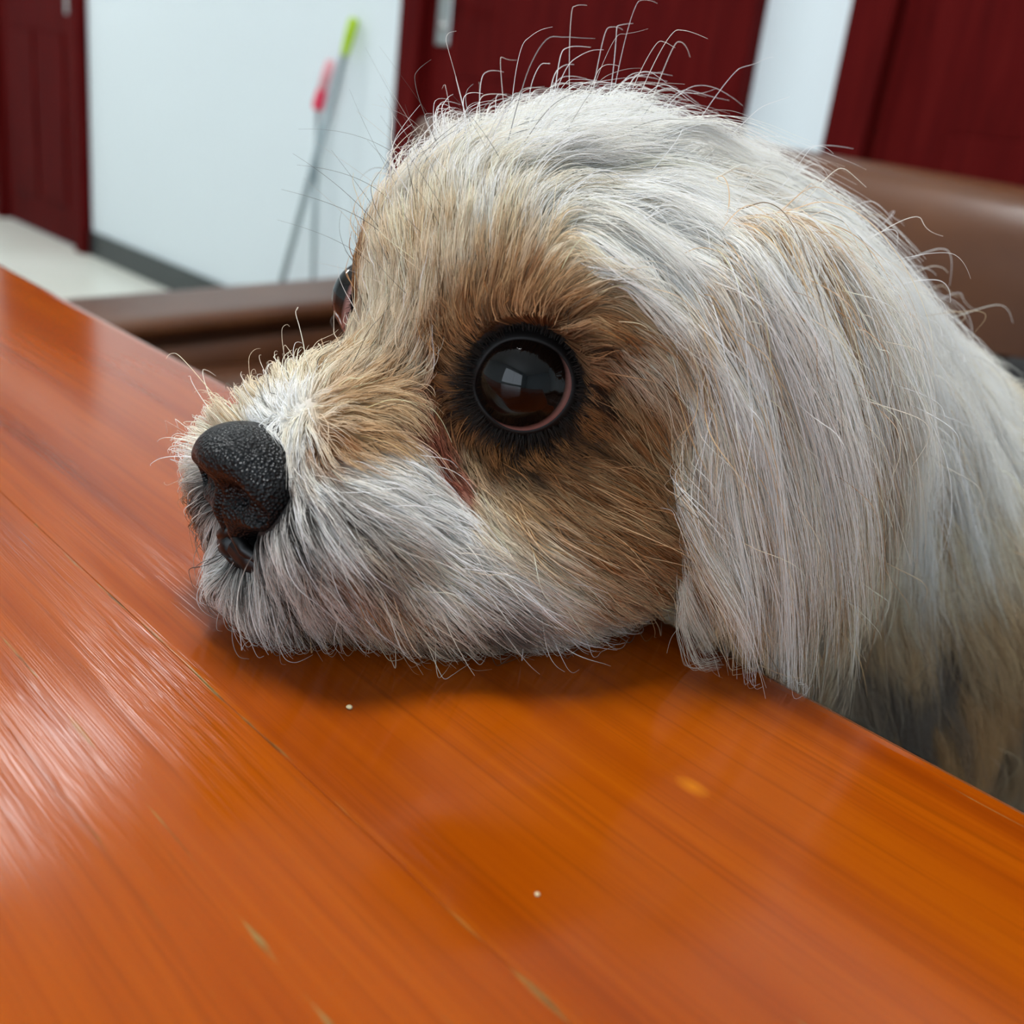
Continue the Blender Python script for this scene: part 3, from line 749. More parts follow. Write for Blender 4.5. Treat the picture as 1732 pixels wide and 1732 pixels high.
    (0.0426, 0.0399, 0.0864, 0.9, -0.37, -0.24, 65, 6, 'T', 'W'),
    (0.0534, 0.0416, 0.077, 0.49, 0.39, -0.78, 70, 6, 'B', 'C'),
    (0.0586, 0.0438, 0.0642, 0.23, 0.44, -0.87, 52, 6, 'B', 'C'),
    (0.0618, 0.0481, 0.0489, 0.17, 0.33, -0.93, 42, 6, 'B', 'C'),
    (0.0649, 0.0554, 0.0293, 0.05, 0.36, -0.93, 30, 6, 'G', 'C'),
    (0.0632, 0.0709, 0.0097, -0.21, 0.53, -0.82, 24, 6, 'G', 'T'),
    (0.0263, 0.097, 0.0827, 0.75, 0.32, -0.58, 60, 7, 'Y', 'W'),
    (0.0315, 0.1145, 0.0674, 0.68, 0.2, -0.71, 60, 8, 'Y', 'W'),
    (0.0443, 0.1115, 0.0509, 0.43, 0.3, -0.85, 60, 8, 'T', 'W'),
    (0.0513, 0.1156, 0.0291, 0.1, 0.54, -0.83, 42, 8, 'T', 'C'),
    (0.0517, 0.1326, 0.0006, -0.08, 0.67, -0.73, 36, 6, 'G', 'Y'),
    (0.0551, 0.1468, -0.0257, 0.14, 0.46, -0.88, 45, 6, 'G', 'G'),
    (0.049, 0.0723, 0.0774, 0.03, 0.69, -0.73, 50, 8, 'W', 'W'),
    (0.0331, 0.1523, 0.0553, 0.32, 0.58, -0.75, 50, 8, 'C', 'W'),
    (0.0423, 0.1747, 0.036, 0.53, 0.31, -0.79, 50, 8, 'C', 'C'),
    (0.0569, 0.1727, 0.0133, 0.28, 0.56, -0.78, 50, 8, 'T', 'C'),
    (0.0589, 0.1585, -0.0019, 0.18, 0.54, -0.82, 50, 8, 'T', 'Y'),
    (0.0624, 0.17, -0.0326, -0.0, 0.68, -0.74, 45, 8, 'G', 'T'),
    (0.0643, 0.1782, -0.0137, 0.07, 0.71, -0.71, 45, 8, 'T', 'Y'),
    (0.0629, 0.2181, -0.0691, -0.04, 0.71, -0.7, 45, 8, 'G', 'Y'),
    (0.0604, 0.1682, -0.0496, 0.3, 0.24, -0.92, 40, 8, 'G', 'T'),
    (0.039, 0.0083, 0.059, 0.29, 0.91, -0.29, 4, 0.8, 'D', 'B'),
    (0.0378, 0.0088, 0.0533, 0.42, 0.83, -0.36, 4, 0.8, 'D', 'B'),
    (0.0356, 0.0068, 0.0484, 0.41, 0.57, -0.71, 4, 0.8, 'D', 'B'),
    (0.0324, 0.0029, 0.0454, 0.44, 0.05, -0.9, 4, 0.8, 'D', 'B'),
    (0.0275, -0.001, 0.0443, 0.1, -0.22, -0.97, 4, 0.8, 'D', 'B'),
    (0.0224, -0.0045, 0.0456, -0.38, -0.33, -0.86, 4, 0.8, 'D', 'B'),
    (0.019, -0.0075, 0.0495, -0.6, -0.57, -0.56, 4, 0.8, 'D', 'B'),
    (0.0173, -0.0086, 0.0545, -0.9, -0.43, 0.13, 4, 0.8, 'D', 'B'),
    (0.0183, -0.0085, 0.0602, -0.92, -0.33, 0.19, 4, 0.8, 'D', 'B'),
    (0.0222, -0.0072, 0.0654, -0.78, -0.22, 0.59, 4, 0.8, 'D', 'B'),
    (0.0277, -0.0051, 0.0689, -0.5, 0.01, 0.87, 4, 0.8, 'D', 'B'),
    (0.033, -0.0021, 0.0699, -0.15, 0.27, 0.95, 4, 0.8, 'D', 'B'),
    (0.0371, 0.0013, 0.0684, 0.2, 0.53, 0.82, 4, 0.8, 'D', 'B'),
    (0.0392, 0.005, 0.0645, 0.38, 0.79, 0.48, 4, 0.8, 'D', 'B'),
    (-0.0038, -0.0208, 0.0526, 0.25, 0.93, 0.27, 10, 3, 'T', 'C'),
    (-0.0195, -0.0216, 0.0421, -0.55, 0.65, -0.51, 9.2, 2.5, 'W', 'W'),
    (-0.025, -0.0276, 0.0357, -0.5, 0.77, -0.4, 11.5, 3, 'W', 'W'),
    (-0.0266, -0.0192, 0.0336, -0.24, 0.8, -0.54, 11.5, 3, 'W', 'W'),
    (-0.0236, -0.0214, 0.0377, -0.47, 0.69, -0.54, 10.3, 2.5, 'W', 'W'),
    (-0.0098, -0.0427, 0.0292, -0.67, -0.27, -0.69, 13, 1.5, 'K', 'W'),
    (-0.0259, -0.0343, 0.0297, -0.51, 0.56, -0.66, 16.2, 2.5, 'G', 'C'),
    (-0.0258, -0.0307, 0.0188, 0.1, 0.65, -0.76, 17.6, 3, 'B', 'C'),
    (-0.0294, -0.0231, 0.0247, -0.13, 0.75, -0.64, 16.2, 3, 'C', 'W'),
    (-0.0308, -0.0132, 0.0269, -0.7, 0.58, -0.42, 16.2, 3, 'C', 'W'),
    (-0.0376, -0.0081, 0.023, -0.68, 0.62, -0.4, 16.2, 3, 'W', 'W'),
    (-0.0365, -0.01, 0.0174, -0.41, 0.7, -0.58, 14.9, 3, 'G', 'G'),
    (-0.0287, -0.0212, 0.0116, -0.04, 0.66, -0.75, 17.6, 3, 'D', 'C'),  # mirrored lower jaw, the same shade in its dark roots
    (-0.0331, -0.0096, 0.008, 0.28, 0.75, -0.59, 17.6, 3, 'D', 'C'),
    (-0.0397, -0.0002, 0.0111, 0.04, 0.81, -0.58, 17.6, 3, 'C', 'W'),
    (-0.0413, 0.0114, 0.0076, 0.24, 0.88, -0.42, 17.6, 3, 'C', 'W'),
    (-0.0139, -0.0297, 0.0057, 0.55, 0.63, -0.55, 17.6, 3, 'D', 'T'),
    (-0.0194, -0.0216, 0.0052, 0.48, 0.74, -0.46, 16.2, 3, 'D', 'C'),
    (-0.0328, 0.0004, 0.0045, 0.35, 0.86, -0.37, 16.2, 3, 'B', 'C'),
    (-0.0267, -0.0128, 0.0046, 0.44, 0.79, -0.43, 16.2, 3, 'D', 'T'),
    (-0.01, -0.0401, 0.0091, 0.2, 0.46, -0.86, 16.9, 2.5, 'D', 'W'),
    (-0.0124, -0.037, 0.0088, 0.23, 0.56, -0.79, 16.9, 2.5, 'D', 'T'),
    (-0.0158, -0.0117, 0.0493, -0.63, -0.09, -0.77, 4, 1, 'R', 'R'),
    (-0.0196, -0.0122, 0.0433, -0.48, 0.05, -0.87, 4, 1, 'R', 'R'),
    (-0.0231, -0.0106, 0.0371, -0.64, 0.18, -0.75, 5, 1, 'R', 'Rl'),
    (-0.0171, -0.0153, 0.0465, -0.65, 0.3, -0.7, 4, 1, 'R', 'R'),
    (-0.0217, -0.013, 0.0393, -0.5, 0.14, -0.85, 4, 1, 'R', 'R'),
    (-0.0152, -0.0162, 0.0484, -0.7, 0.49, -0.52, 5, 1.5, 'R', 'T'),
    (-0.0219, -0.0068, 0.0409, -0.55, 0.14, -0.82, 6, 1.5, 'T', 'Y'),
    (-0.0255, -0.0033, 0.0416, -0.82, 0.02, -0.57, 6, 1.5, 'D', 'B'),
    (-0.0327, 0.0009, 0.0423, -0.88, 0.21, -0.41, 6, 1.5, 'D', 'B'),
    (-0.0366, 0.0077, 0.0461, -0.62, 0.69, -0.38, 6, 1.5, 'D', 'B'),
    (-0.0268, -0.0082, 0.0356, -0.89, -0.04, -0.45, 8, 2, 'Y', 'C'),
    (-0.0327, -0.0044, 0.037, -0.9, 0.08, -0.42, 9, 2, 'T', 'T'),
    (-0.0384, 0.001, 0.0381, -0.82, 0.38, -0.43, 10, 2, 'B', 'T'),
    (-0.0408, 0.0092, 0.0413, -0.66, 0.64, -0.4, 11, 2.5, 'B', 'T'),
    (-0.0316, -0.0099, 0.0303, -0.86, 0.22, -0.47, 11, 2.5, 'C', 'C'),
    (-0.0381, -0.0053, 0.0306, -0.77, 0.41, -0.48, 12, 2.5, 'T', 'C'),
    (-0.0437, 0.0018, 0.0314, -0.6, 0.65, -0.47, 12, 2.5, 'B', 'T'),
    (-0.0464, 0.0114, 0.0343, -0.43, 0.78, -0.46, 13, 2.5, 'B', 'T'),
    (-0.0492, 0.02, 0.03, -0.16, 0.86, -0.48, 13, 2.5, 'B', 'T'),
    (-0.0472, 0.0064, 0.0232, -0.28, 0.82, -0.5, 13, 2.5, 'B', 'Y'),
    (-0.0493, 0.0187, 0.02, 0.05, 0.87, -0.49, 14, 2.5, 'B', 'Y'),
    (-0.0253, 0.0687, 0.0018, 0.2, 0.91, -0.36, 14, 2.5, 'B', 'Y'),
    (-0.0434, -0.0008, 0.0214, -0.41, 0.74, -0.53, 12, 3, 'Y', 'C'),
    (0.0036, 0.1115, -0.0335, -0.99, -0.11, 0.03, 13, 2.5, 'T', 'C'),
    (-0.043, 0.023, 0.0082, 0.39, 0.87, -0.29, 12, 3, 'T', 'W'),
    (-0.0514, 0.0324, 0.0285, -0.83, 0.25, -0.5, 16, 3, 'B', 'Y'),
    (-0.0393, 0.01, 0.0571, -0.07, 0.59, -0.81, 8, 2, 'D', 'T'),
    (-0.0407, 0.011, 0.0643, -0.1, 0.72, -0.68, 10, 2.5, 'B', 'C'),
    (-0.0415, 0.0162, 0.0525, -0.2, 0.65, -0.73, 12, 2.5, 'B', 'T'),
    (-0.0433, 0.0199, 0.043, -0.43, 0.58, -0.69, 13, 2.5, 'B', 'T'),
    (-0.0471, 0.0261, 0.0371, -0.47, 0.52, -0.71, 14, 2.5, 'B', 'T'),
    (-0.045, 0.025, 0.0501, -0.14, 0.6, -0.79, 14, 3, 'T', 'C'),
    (-0.0391, 0.0053, 0.0687, -0.39, 0.86, -0.34, 9, 2.5, 'B', 'T'),
    (-0.039, 0.0141, 0.0727, -0.42, 0.71, -0.56, 12, 3, 'T', 'C'),
    (-0.0204, -0.0073, 0.0689, 0.04, 0.18, 0.98, 7, 2, 'B', 'T'),
    (-0.0254, -0.0049, 0.0721, 0.06, 0.38, 0.92, 8, 2, 'B', 'T'),
    (-0.031, -0.002, 0.0727, -0.04, 0.56, 0.82, 8, 2, 'B', 'T'),
    (-0.0355, 0.0013, 0.0719, -0.3, 0.8, 0.52, 8, 2, 'B', 'T'),
    (-0.0181, -0.0085, 0.0645, 0.26, -0.03, 0.97, 5, 1.5, 'B', 'T'),
    (-0.0226, -0.0031, 0.0775, 0.28, 0.45, 0.85, 11, 3, 'Y', 'C'),
    (-0.0299, 0.0019, 0.0777, 0.16, 0.73, 0.66, 11, 3, 'Y', 'C'),
    (-0.0345, 0.0062, 0.0764, -0.07, 0.94, 0.34, 10, 3, 'Y', 'C'),
    (-0.0165, -0.0074, 0.073, 0.28, 0.22, 0.93, 11, 3, 'Y', 'C'),
    (-0.0076, -0.0018, 0.0868, 0.6, 0.5, 0.62, 17, 5, 'C', 'W'),
    (0.0091, 0.009, 0.092, 0.67, 0.74, 0.01, 22, 11, 'W', 'W'),
    (0.0031, 0.0173, 0.0946, 0.61, 0.79, -0.03, 24, 13, 'W', 'W'),
    (0.0042, 0.032, 0.0959, 0.46, 0.89, 0.02, 26, 14, 'W', 'W'),
    (-0.0041, 0.0461, 0.0971, 0.57, 0.82, -0.03, 30, 17, 'W', 'W'),
    (-0.0069, 0.0509, 0.0966, 0.33, 0.94, -0.07, 32, 13, 'W', 'W'),
    (-0.019, 0.0104, 0.09, -0.09, 0.97, 0.25, 45, 5, 'C', 'W'),
    (-0.0234, 0.0174, 0.0892, -0.54, 0.83, -0.14, 60, 5, 'W', 'W'),
    (-0.0184, 0.0321, 0.0941, -0.18, 0.98, 0.07, 60, 6, 'W', 'W'),
    (-0.0103, 0.0586, 0.0951, -0.25, 0.95, -0.2, 65, 7, 'W', 'W'),
    (-0.0062, 0.0808, 0.0925, -0.67, 0.73, -0.14, 65, 7, 'W', 'W'),
    (-0.0154, 0.0883, 0.0898, -0.58, 0.75, -0.3, 65, 7, 'W', 'W'),
    (-0.0308, 0.009, 0.0809, -0.74, -0.08, -0.67, 22, 4, 'W', 'W'),
    (-0.032, 0.0194, 0.0834, -0.74, 0.41, -0.53, 50, 4, 'W', 'W'),
    (-0.0393, 0.0245, 0.078, -0.74, 0.12, -0.67, 56, 5, 'T', 'W'),
    (-0.0466, 0.0267, 0.0693, -0.44, 0.29, -0.85, 50, 5, 'T', 'W'),
    (-0.05, 0.0302, 0.0583, -0.38, 0.18, -0.91, 42, 5, 'T', 'W'),
    (-0.055, 0.0318, 0.0476, -0.26, 0.23, -0.94, 31, 5, 'T', 'W'),
    (-0.0585, 0.0358, 0.0357, -0.23, 0.17, -0.96, 22, 5, 'T', 'W'),
    (-0.0616, 0.0387, 0.0233, -0.08, 0.27, -0.96, 13, 5, 'T', 'Y'),
    (-0.0307, 0.0412, 0.0891, -0.74, 0.56, -0.36, 60, 5, 'T', 'W'),
    (-0.0426, 0.0399, 0.0864, -0.9, -0.37, -0.24, 65, 6, 'T', 'W'),
    (-0.0534, 0.0416, 0.077, -0.49, 0.39, -0.78, 70, 6, 'B', 'C'),
    (-0.0586, 0.0438, 0.0642, -0.23, 0.44, -0.87, 52, 6, 'B', 'C'),
    (-0.0618, 0.0481, 0.0489, -0.17, 0.33, -0.93, 42, 6, 'B', 'C'),
    (-0.0649, 0.0554, 0.0293, -0.05, 0.36, -0.93, 30, 6, 'G', 'C'),
    (-0.0632, 0.0709, 0.0097, 0.21, 0.53, -0.82, 24, 6, 'G', 'T'),
    (-0.0263, 0.097, 0.0827, -0.75, 0.32, -0.58, 60, 7, 'Y', 'W'),
    (-0.0315, 0.1145, 0.0674, -0.68, 0.2, -0.71, 60, 8, 'Y', 'W'),
    (-0.0443, 0.1115, 0.0509, -0.43, 0.3, -0.85, 60, 8, 'T', 'W'),
    (-0.0513, 0.1156, 0.0291, -0.1, 0.54, -0.83, 42, 8, 'T', 'C'),
    (-0.0517, 0.1326, 0.0006, 0.08, 0.67, -0.73, 36, 6, 'G', 'Y'),
    (-0.0551, 0.1468, -0.0257, -0.14, 0.46, -0.88, 45, 6, 'G', 'G'),
    (-0.049, 0.0723, 0.0774, -0.03, 0.69, -0.73, 50, 8, 'W', 'W'),
    (-0.0331, 0.1523, 0.0553, -0.32, 0.58, -0.75, 50, 8, 'C', 'W'),
    (-0.0423, 0.1747, 0.036, -0.53, 0.31, -0.79, 50, 8, 'C', 'C'),
    (-0.0569, 0.1727, 0.0133, -0.28, 0.56, -0.78, 50, 8, 'T', 'C'),
    (-0.0589, 0.1585, -0.0019, -0.18, 0.54, -0.82, 50, 8, 'T', 'Y'),
    (-0.0624, 0.17, -0.0326, 0.0, 0.68, -0.74, 45, 8, 'G', 'T'),
    (-0.0643, 0.1782, -0.0137, -0.07, 0.71, -0.71, 45, 8, 'T', 'Y'),
    (-0.0629, 0.2181, -0.0691, 0.04, 0.71, -0.7, 45, 8, 'G', 'Y'),
    (-0.0604, 0.1682, -0.0496, -0.3, 0.24, -0.92, 40, 8, 'G', 'T'),
    (-0.039, 0.0083, 0.059, -0.29, 0.91, -0.29, 4, 0.8, 'D', 'B'),
    (-0.0378, 0.0088, 0.0533, -0.42, 0.83, -0.36, 4, 0.8, 'D', 'B'),
    (-0.0356, 0.0068, 0.0484, -0.41, 0.57, -0.71, 4, 0.8, 'D', 'B'),
    (-0.0324, 0.0029, 0.0454, -0.44, 0.05, -0.9, 4, 0.8, 'D', 'B'),
    (-0.0275, -0.001, 0.0443, -0.1, -0.22, -0.97, 4, 0.8, 'D', 'B'),
    (-0.0224, -0.0045, 0.0456, 0.38, -0.33, -0.86, 4, 0.8, 'D', 'B'),
    (-0.019, -0.0075, 0.0495, 0.6, -0.57, -0.56, 4, 0.8, 'D', 'B'),
    (-0.0183, -0.0085, 0.0602, 0.92, -0.33, 0.19, 4, 0.8, 'D', 'B'),
    (-0.0222, -0.0072, 0.0654, 0.78, -0.22, 0.59, 4, 0.8, 'D', 'B'),
    (-0.0277, -0.0051, 0.0689, 0.5, 0.01, 0.87, 4, 0.8, 'D', 'B'),
    (-0.033, -0.0021, 0.0699, 0.15, 0.27, 0.95, 4, 0.8, 'D', 'B'),
    (-0.0371, 0.0013, 0.0684, -0.2, 0.53, 0.82, 4, 0.8, 'D', 'B'),
    (-0.0392, 0.005, 0.0645, -0.38, 0.79, 0.48, 4, 0.8, 'D', 'B'),
]
# the rest of the coat, out of the photograph's sight
for s_ in (1, -1):
    GUIDES += [(s_ * .03, .12, .083, s_ * .35, .8, -.35, 45, 8, 'W', 'W'), (s_ * .05, .20, .045, s_ * .35, .65, -.6, 45, 8, 'W', 'C'),
               (s_ * .04, .28, .0, s_ * .3, .75, -.55, 45, 8, 'W', 'C'), (s_ * .075, .27, -.07, s_ * .1, .4, -.9, 45, 8, 'T', 'C'),
               (s_ * .075, .36, -.12, s_ * .1, .4, -.9, 40, 8, 'T', 'C'), (s_ * .05, .40, -.08, s_ * .1, .6, -.7, 40, 8, 'W', 'C'),
               (s_ * .06, .18, -.08, s_ * .05, .1, -1, 35, 6, 'C', 'C'), (s_ * .045, .17, -.14, 0, .05, -1, 16, 4, 'C', 'W'),
               (s_ * .04, .155, -.19, 0, -.5, -.7, 8, 3, 'W', 'W'), (s_ * .066, .30, -.19, 0, -.6, -.6, 9, 3, 'W', 'W'),
               (s_ * .02, .12, -.05, 0, -.1, -1, 40, 6, 'C', 'W'), (s_ * .02, .13, -.10, 0, -.05, -1, 35, 6, 'C', 'W')]
GUIDES += [(0, .10, .082, 0, .85, -.3, 45, 8, 'W', 'W'), (0, .2, .06, 0, .8, -.5, 45, 8, 'W', 'C'), (0, .44, -.15, 0, .5, .8, 40, 6, 'W', 'W'), (.02, .46, -.08, .1, .4, .6, 50, 8, 'W', 'W'),
           (0, .42, -.11, 0, .6, -.7, 35, 8, 'W', 'C')]
PAL = {'W': (254, 251, 244), 'C': (242, 230, 208), 'Y': (226, 202, 164), 'T': (204, 170, 126), 'B': (166, 114, 66), 'D': (66, 45, 31),
       'K': (14, 12, 12), 'G': (146, 137, 130), 'R': (168, 98, 74), 'Rl': (190, 124, 104)}
PAL = {k: np.array(lin(*v)[:3]) for k, v in PAL.items()}
gP = np.array([g[:3] for g in GUIDES], float); gD = np.array([g[3:6] for g in GUIDES], float)
gD /= np.linalg.norm(gD, axis=1)[:, None]
gQ = np.array([[g[6] / 1000., g[7] / 1000., *PAL[g[8]], *PAL[g[9]]] for g in GUIDES])
g2 = (gP ** 2).sum(1)
def weights(p):
    d2 = np.maximum((p ** 2).sum(1)[:, None] + g2[None] - 2 * p @ gP.T, 0)
    w = 1.0 / (d2 + .0025 ** 2) ** 2.5
    return w / w.sum(1)[:, None]
def smooth01(x): x = np.clip(x, 0, 1); return x * x * (3 - 2 * x)
ALL = SKIN + EARS[0] + EARS[1]
rng = np.random.default_rng(11)

m_fur = bpy.data.materials.new('dog_fur'); m_fur.use_nodes = True
_t = m_fur.node_tree; _t.nodes.clear()
_a = _t.nodes.new('ShaderNodeAttribute'); _a.attribute_name = 'hair_col'
_h = _t.nodes.new('ShaderNodeBsdfPrincipled'); _h.inputs['Roughness'].default_value = 0.5; _h.inputs['Specular IOR Level'].default_value = 0.4
_l = _t.nodes.new('ShaderNodeBsdfTranslucent'); _x = _t.nodes.new('ShaderNodeMixShader'); _x.inputs[0].default_value = 0.42
_t.links.new(_a.outputs['Color'], _h.inputs['Base Color']); _t.links.new(_a.outputs['Color'], _l.inputs['Color'])
_t.links.new(_h.outputs[0], _x.inputs[1]); _t.links.new(_l.outputs[0], _x.inputs[2])
_o = _t.nodes.new('ShaderNodeOutputMaterial'); _t.links.new(_x.outputs[0], _o.inputs[0])

def tri_of(ob):
    me = ob.data; me.calc_loop_triangles()
    T = np.empty(len(me.loop_triangles) * 3, int); me.loop_triangles.foreach_get('vertices', T)
    V = np.empty(len(me.vertices) * 3); me.vertices.foreach_get('co', V); V = V.reshape(-1, 3) - DO
    return V, T.reshape(-1, 3)
def scatter(ob, dens):
    V, T = tri_of(ob); a, b, c = V[T[:, 0]], V[T[:, 1]], V[T[:, 2]]
    cr = np.cross(b - a, c - a); ar = np.linalg.norm(cr, axis=1) / 2
    w = ar * dens((a + b + c) / 3); n = int(w.sum())
    i = rng.choice(len(T), n, p=w / w.sum())
    r1, r2 = rng.random(n), rng.random(n); s = np.sqrt(r1)
    return (1 - s)[:, None] * a[i] + (s * (1 - r2))[:, None] * b[i] + (s * r2)[:, None] * c[i]

EYE_AX = np.array((.70, -.69, .12)); EYE_AX /= np.linalg.norm(EYE_AX)
def keep(P):
    k = np.ones(len(P), bool)
    for sd in (1, -1):
        fl = np.array((sd, 1, 1.)); d = P - (EYE_C if sd > 0 else EYE_FAR); dep = d @ (EYE_AX * fl)
        rho = np.linalg.norm(d - dep[:, None] * (EYE_AX * fl), axis=1)
        k &= ~((rho < EYE_R * .98) & (dep > -.004))
    k &= sdf(P, NOSE, .0012)[0] > -.0002
    k &= ~((P[:, 2] < .0016) & (P[:, 1] < .055))                      # nothing grows out of the side pressed on the table
    return k

def chunks(fn, P, m=6000):
    return [np.concatenate(z) for z in zip(*[fn(P[i:i + m]) for i in range(0, len(P), m)])]
def march(P0, K, L, puff, isfly):
    n = len(P0)
    w = weights(P0); _, nrm = sdf(P0, ALL)
    pts = np.empty((n, K, 3)); pts[:, 0] = P0 - nrm * .0004
    p = pts[:, 0].copy(); prev = w @ gD + nrm * .75
    prev /= np.linalg.norm(prev, axis=1)[:, None]
    wob = rng.normal(0, 1, (n, 3)); wob2 = rng.normal(0, 1, (n, 3))
    seg = L / (K - 1); d, g = sdf(p, ALL)
    for k in range(1, K):
        t = k / (K - 1)
        f = weights(p) @ gD
        f -= g * ((f * g).sum(1) * np.clip(1 - d / .012, 0, 1) * 0.9)[:, None]
        f /= np.linalg.norm(f, axis=1)[:, None] + 1e-9
        free = np.clip((d - puff - .006) / .02, 0, 1)[:, None]
        f = f * (1 - free) + np.array((0, 0, -1.)) * free
        f[:, 2] -= 0.12 * np.clip(L / .05, 0, 1) * t
        amp = np.where(isfly, .34, .14)[:, None]
        v = prev * .45 + f * .55 + amp * (wob * math.cos(2.2 * t) + wob2 * math.sin(3.1 * t)) * .5
        v /= np.linalg.norm(v, axis=1)[:, None]
        p = p + v * seg[:, None]
        off = .0004 + puff * smooth01(t * 1.6)
        d, g = sdf(p, ALL)
        push = np.maximum(off - d, 0) - np.clip(d - off, 0, .004) * .25 * (~isfly)   # float at its own layer
        p = p + g * push[:, None]; d = d + push
        ontab = p[:, 1] < EDGE - DO[1] - .004
        p[:, 2] = np.where(ontab, np.maximum(p[:, 2], .0006 + .0012 * rng.random(n)), p[:, 2])
        v = p - pts[:, k - 1]; prev = v / (np.linalg.norm(v, axis=1)[:, None] + 1e-9)
        pts[:, k] = p
    return pts

from mathutils import kdtree
def groom(P0, K, lead_n=7, lock_n=3, clump_s=.55, frizz=.0012, fly=.015, tint=.5, tight=.2, under=0.):
    """lead hairs march along the groom field at their own height above the skin; the rest follow their nearest leads and bunch into locks"""
    n = len(P0)
    Q = chunks(lambda p: (weights(p) @ gQ,), P0)[0]
    nm = max(50, n // lead_n); li = rng.choice(n, nm, replace=False); PL = P0[li]; QL = Q[li]
    Lm = QL[:, 0] * np.clip(rng.normal(1, .25, nm), .4, 1.7)
    flm = rng.random(nm) < fly
    Lm = np.where(flm, np.minimum(Lm * rng.uniform(1.1, 1.7, nm), .017), Lm)
    pf = QL[:, 1] * rng.random(nm) ** .8 * np.where(flm, 2.0, 1)
    lead = np.concatenate([march(PL[i:i + 4000], K, Lm[i:i + 4000], pf[i:i + 4000], flm[i:i + 4000]) for i in range(0, nm, 4000)])
    # locks: leads bunch towards every lock_n-th lead
    kd = kdtree.KDTree(nm)
    for j in range(nm): kd.insert(PL[j], j)
    kd.balance()
    t = np.linspace(0, 1, K)[None, :, None]
    ng = max(10, nm // lock_n); gi = np.nonzero(~flm)[0]; gi = rng.choice(gi, min(ng, len(gi)), replace=False)
    kg = kdtree.KDTree(len(gi))
    for j, c in enumerate(gi): kg.insert(PL[c], j)
    kg.balance()
    lk = np.array([kg.find(x)[1] for x in PL]); lock = gi[lk]
    cs = np.clip(rng.normal(clump_s, .15, nm), 0, .95) * (~flm); cs[gi] = 0
    wgt = cs[:, None, None] * smooth01(t * 1.6) ** .9
    lead2 = lead * (1 - wgt) + (lead[lock] + (PL - PL[lock])[:, None] * tight * .7) * wgt
    # followers
    near = np.array([[j for _, j, _ in kd.find_n(x, 3)] for x in P0])
    fw = rng.dirichlet((2.2, 1.0, .6), n); isf = np.zeros(n, bool); isf[li] = flm
    bad = flm[near]; fw = np.where(bad, 1e-4, fw); fw /= fw.sum(1)[:, None]
    rl = np.clip(rng.normal(.95, .18, n), .45, 1.35)[:, None, None]
    off = sum(fw[:, j][:, None, None] * (lead2[near[:, j]] - PL[near[:, j]][:, None]) for j in range(3))
    pts = P0[:, None] + off * (1 + (rl - 1) * t)
    w2 = (np.clip(rng.normal(clump_s * .8, .2, n), 0, .9))[:, None, None] * smooth01(t) * (rl < 1.05)
    tgt = lead2[near[:, 0]] + (P0 - PL[near[:, 0]])[:, None] * tight
    tgt = np.where(flm[near[:, 0]][:, None, None], pts, tgt)
    pts = pts * (1 - w2) + tgt * w2
    pts[li] = lead2
    Ls = Q[:, 0]
    fz = rng.normal(0, 1, (n, 3))[:, None] * np.sin(t * rng.uniform(3, 7, n)[:, None, None] + rng.uniform(0, 6, n)[:, None, None])
    pts = pts + fz * (frizz * t * np.clip(Ls / .02, .3, 2)[:, None, None])
    # keep every hair outside the skin and above the table
    fl = pts[:, 1:].reshape(-1, 3)
    d, g = chunks(lambda p: sdf(p, ALL), fl)
    fl = fl + g * np.maximum(.0003 - d, 0)[:, None]
    nn = (fl[:, 1] < -.026) & (fl[:, 2] > .018) & (fl[:, 2] < .05)
    if nn.any():
        d, g = sdf(fl[nn], NOSE, .0012); fl[nn] += g * np.maximum(.00025 - d, 0)[:, None]
    pts[:, 1:] = fl.reshape(n, K - 1, 3)
    pts[..., 2] = np.where((pts[..., 1] < EDGE - DO[1] - .004), np.maximum(pts[..., 2], .0005), pts[..., 2])
    # colour: root to tip, every lock a little lighter or darker than its neighbours
    tt = np.linspace(0, 1, K)[None, :, None] ** .7
    c0, c1 = Q[:, 2:5][:, None], Q[:, 5:8][:, None]
    lid = lk[near[:, 0]]
    rank = pf[gi] / (QL[gi, 1] + 1e-9)                                  # locks lying deep in the coat keep their root colour
    sh = (rng.normal(0, tint, len(gi)) + under * (rank - .5))[lid] + rng.normal(0, .25, n)
    mixv = np.clip(tt + sh[:, None, None] * (.25 + .75 * tt), 0, 1)
    val = np.clip(rng.normal(1, .12, n), .6, 1.4)[:, None, None]
    col = (c0 * (1 - mixv) + c1 * mixv) * val
    return pts, np.clip(col, .003, .96), Ls

def fur_object(name, pts, col, rad, parent=dog):
    n, K, _ = pts.shape
    cu = bpy.data.hair_curves.new(name); cu.add_curves([K] * n)
    cu.attributes['position'].data.foreach_set('vector', (pts + DO).astype(np.float32).ravel())
    r = cu.attributes.get('radius') or cu.attributes.new('radius', 'FLOAT', 'POINT')
    prof = 1 - .72 * np.linspace(0, 1, K) ** 1.5
    r.data.foreach_set('value', (rad[:, None] * prof[None]).astype(np.float32).ravel())
    c = cu.attributes.new('hair_col', 'FLOAT_COLOR', 'POINT')
    c.data.foreach_set('color', np.concatenate([col, np.ones((n, K, 1))], 2).astype(np.float32).ravel())
    cu.materials.append(m_fur)
    o = bpy.data.objects.new(name, cu); COL.objects.link(o); rel(o, parent); o['kind'] = 'stuff'
    return o

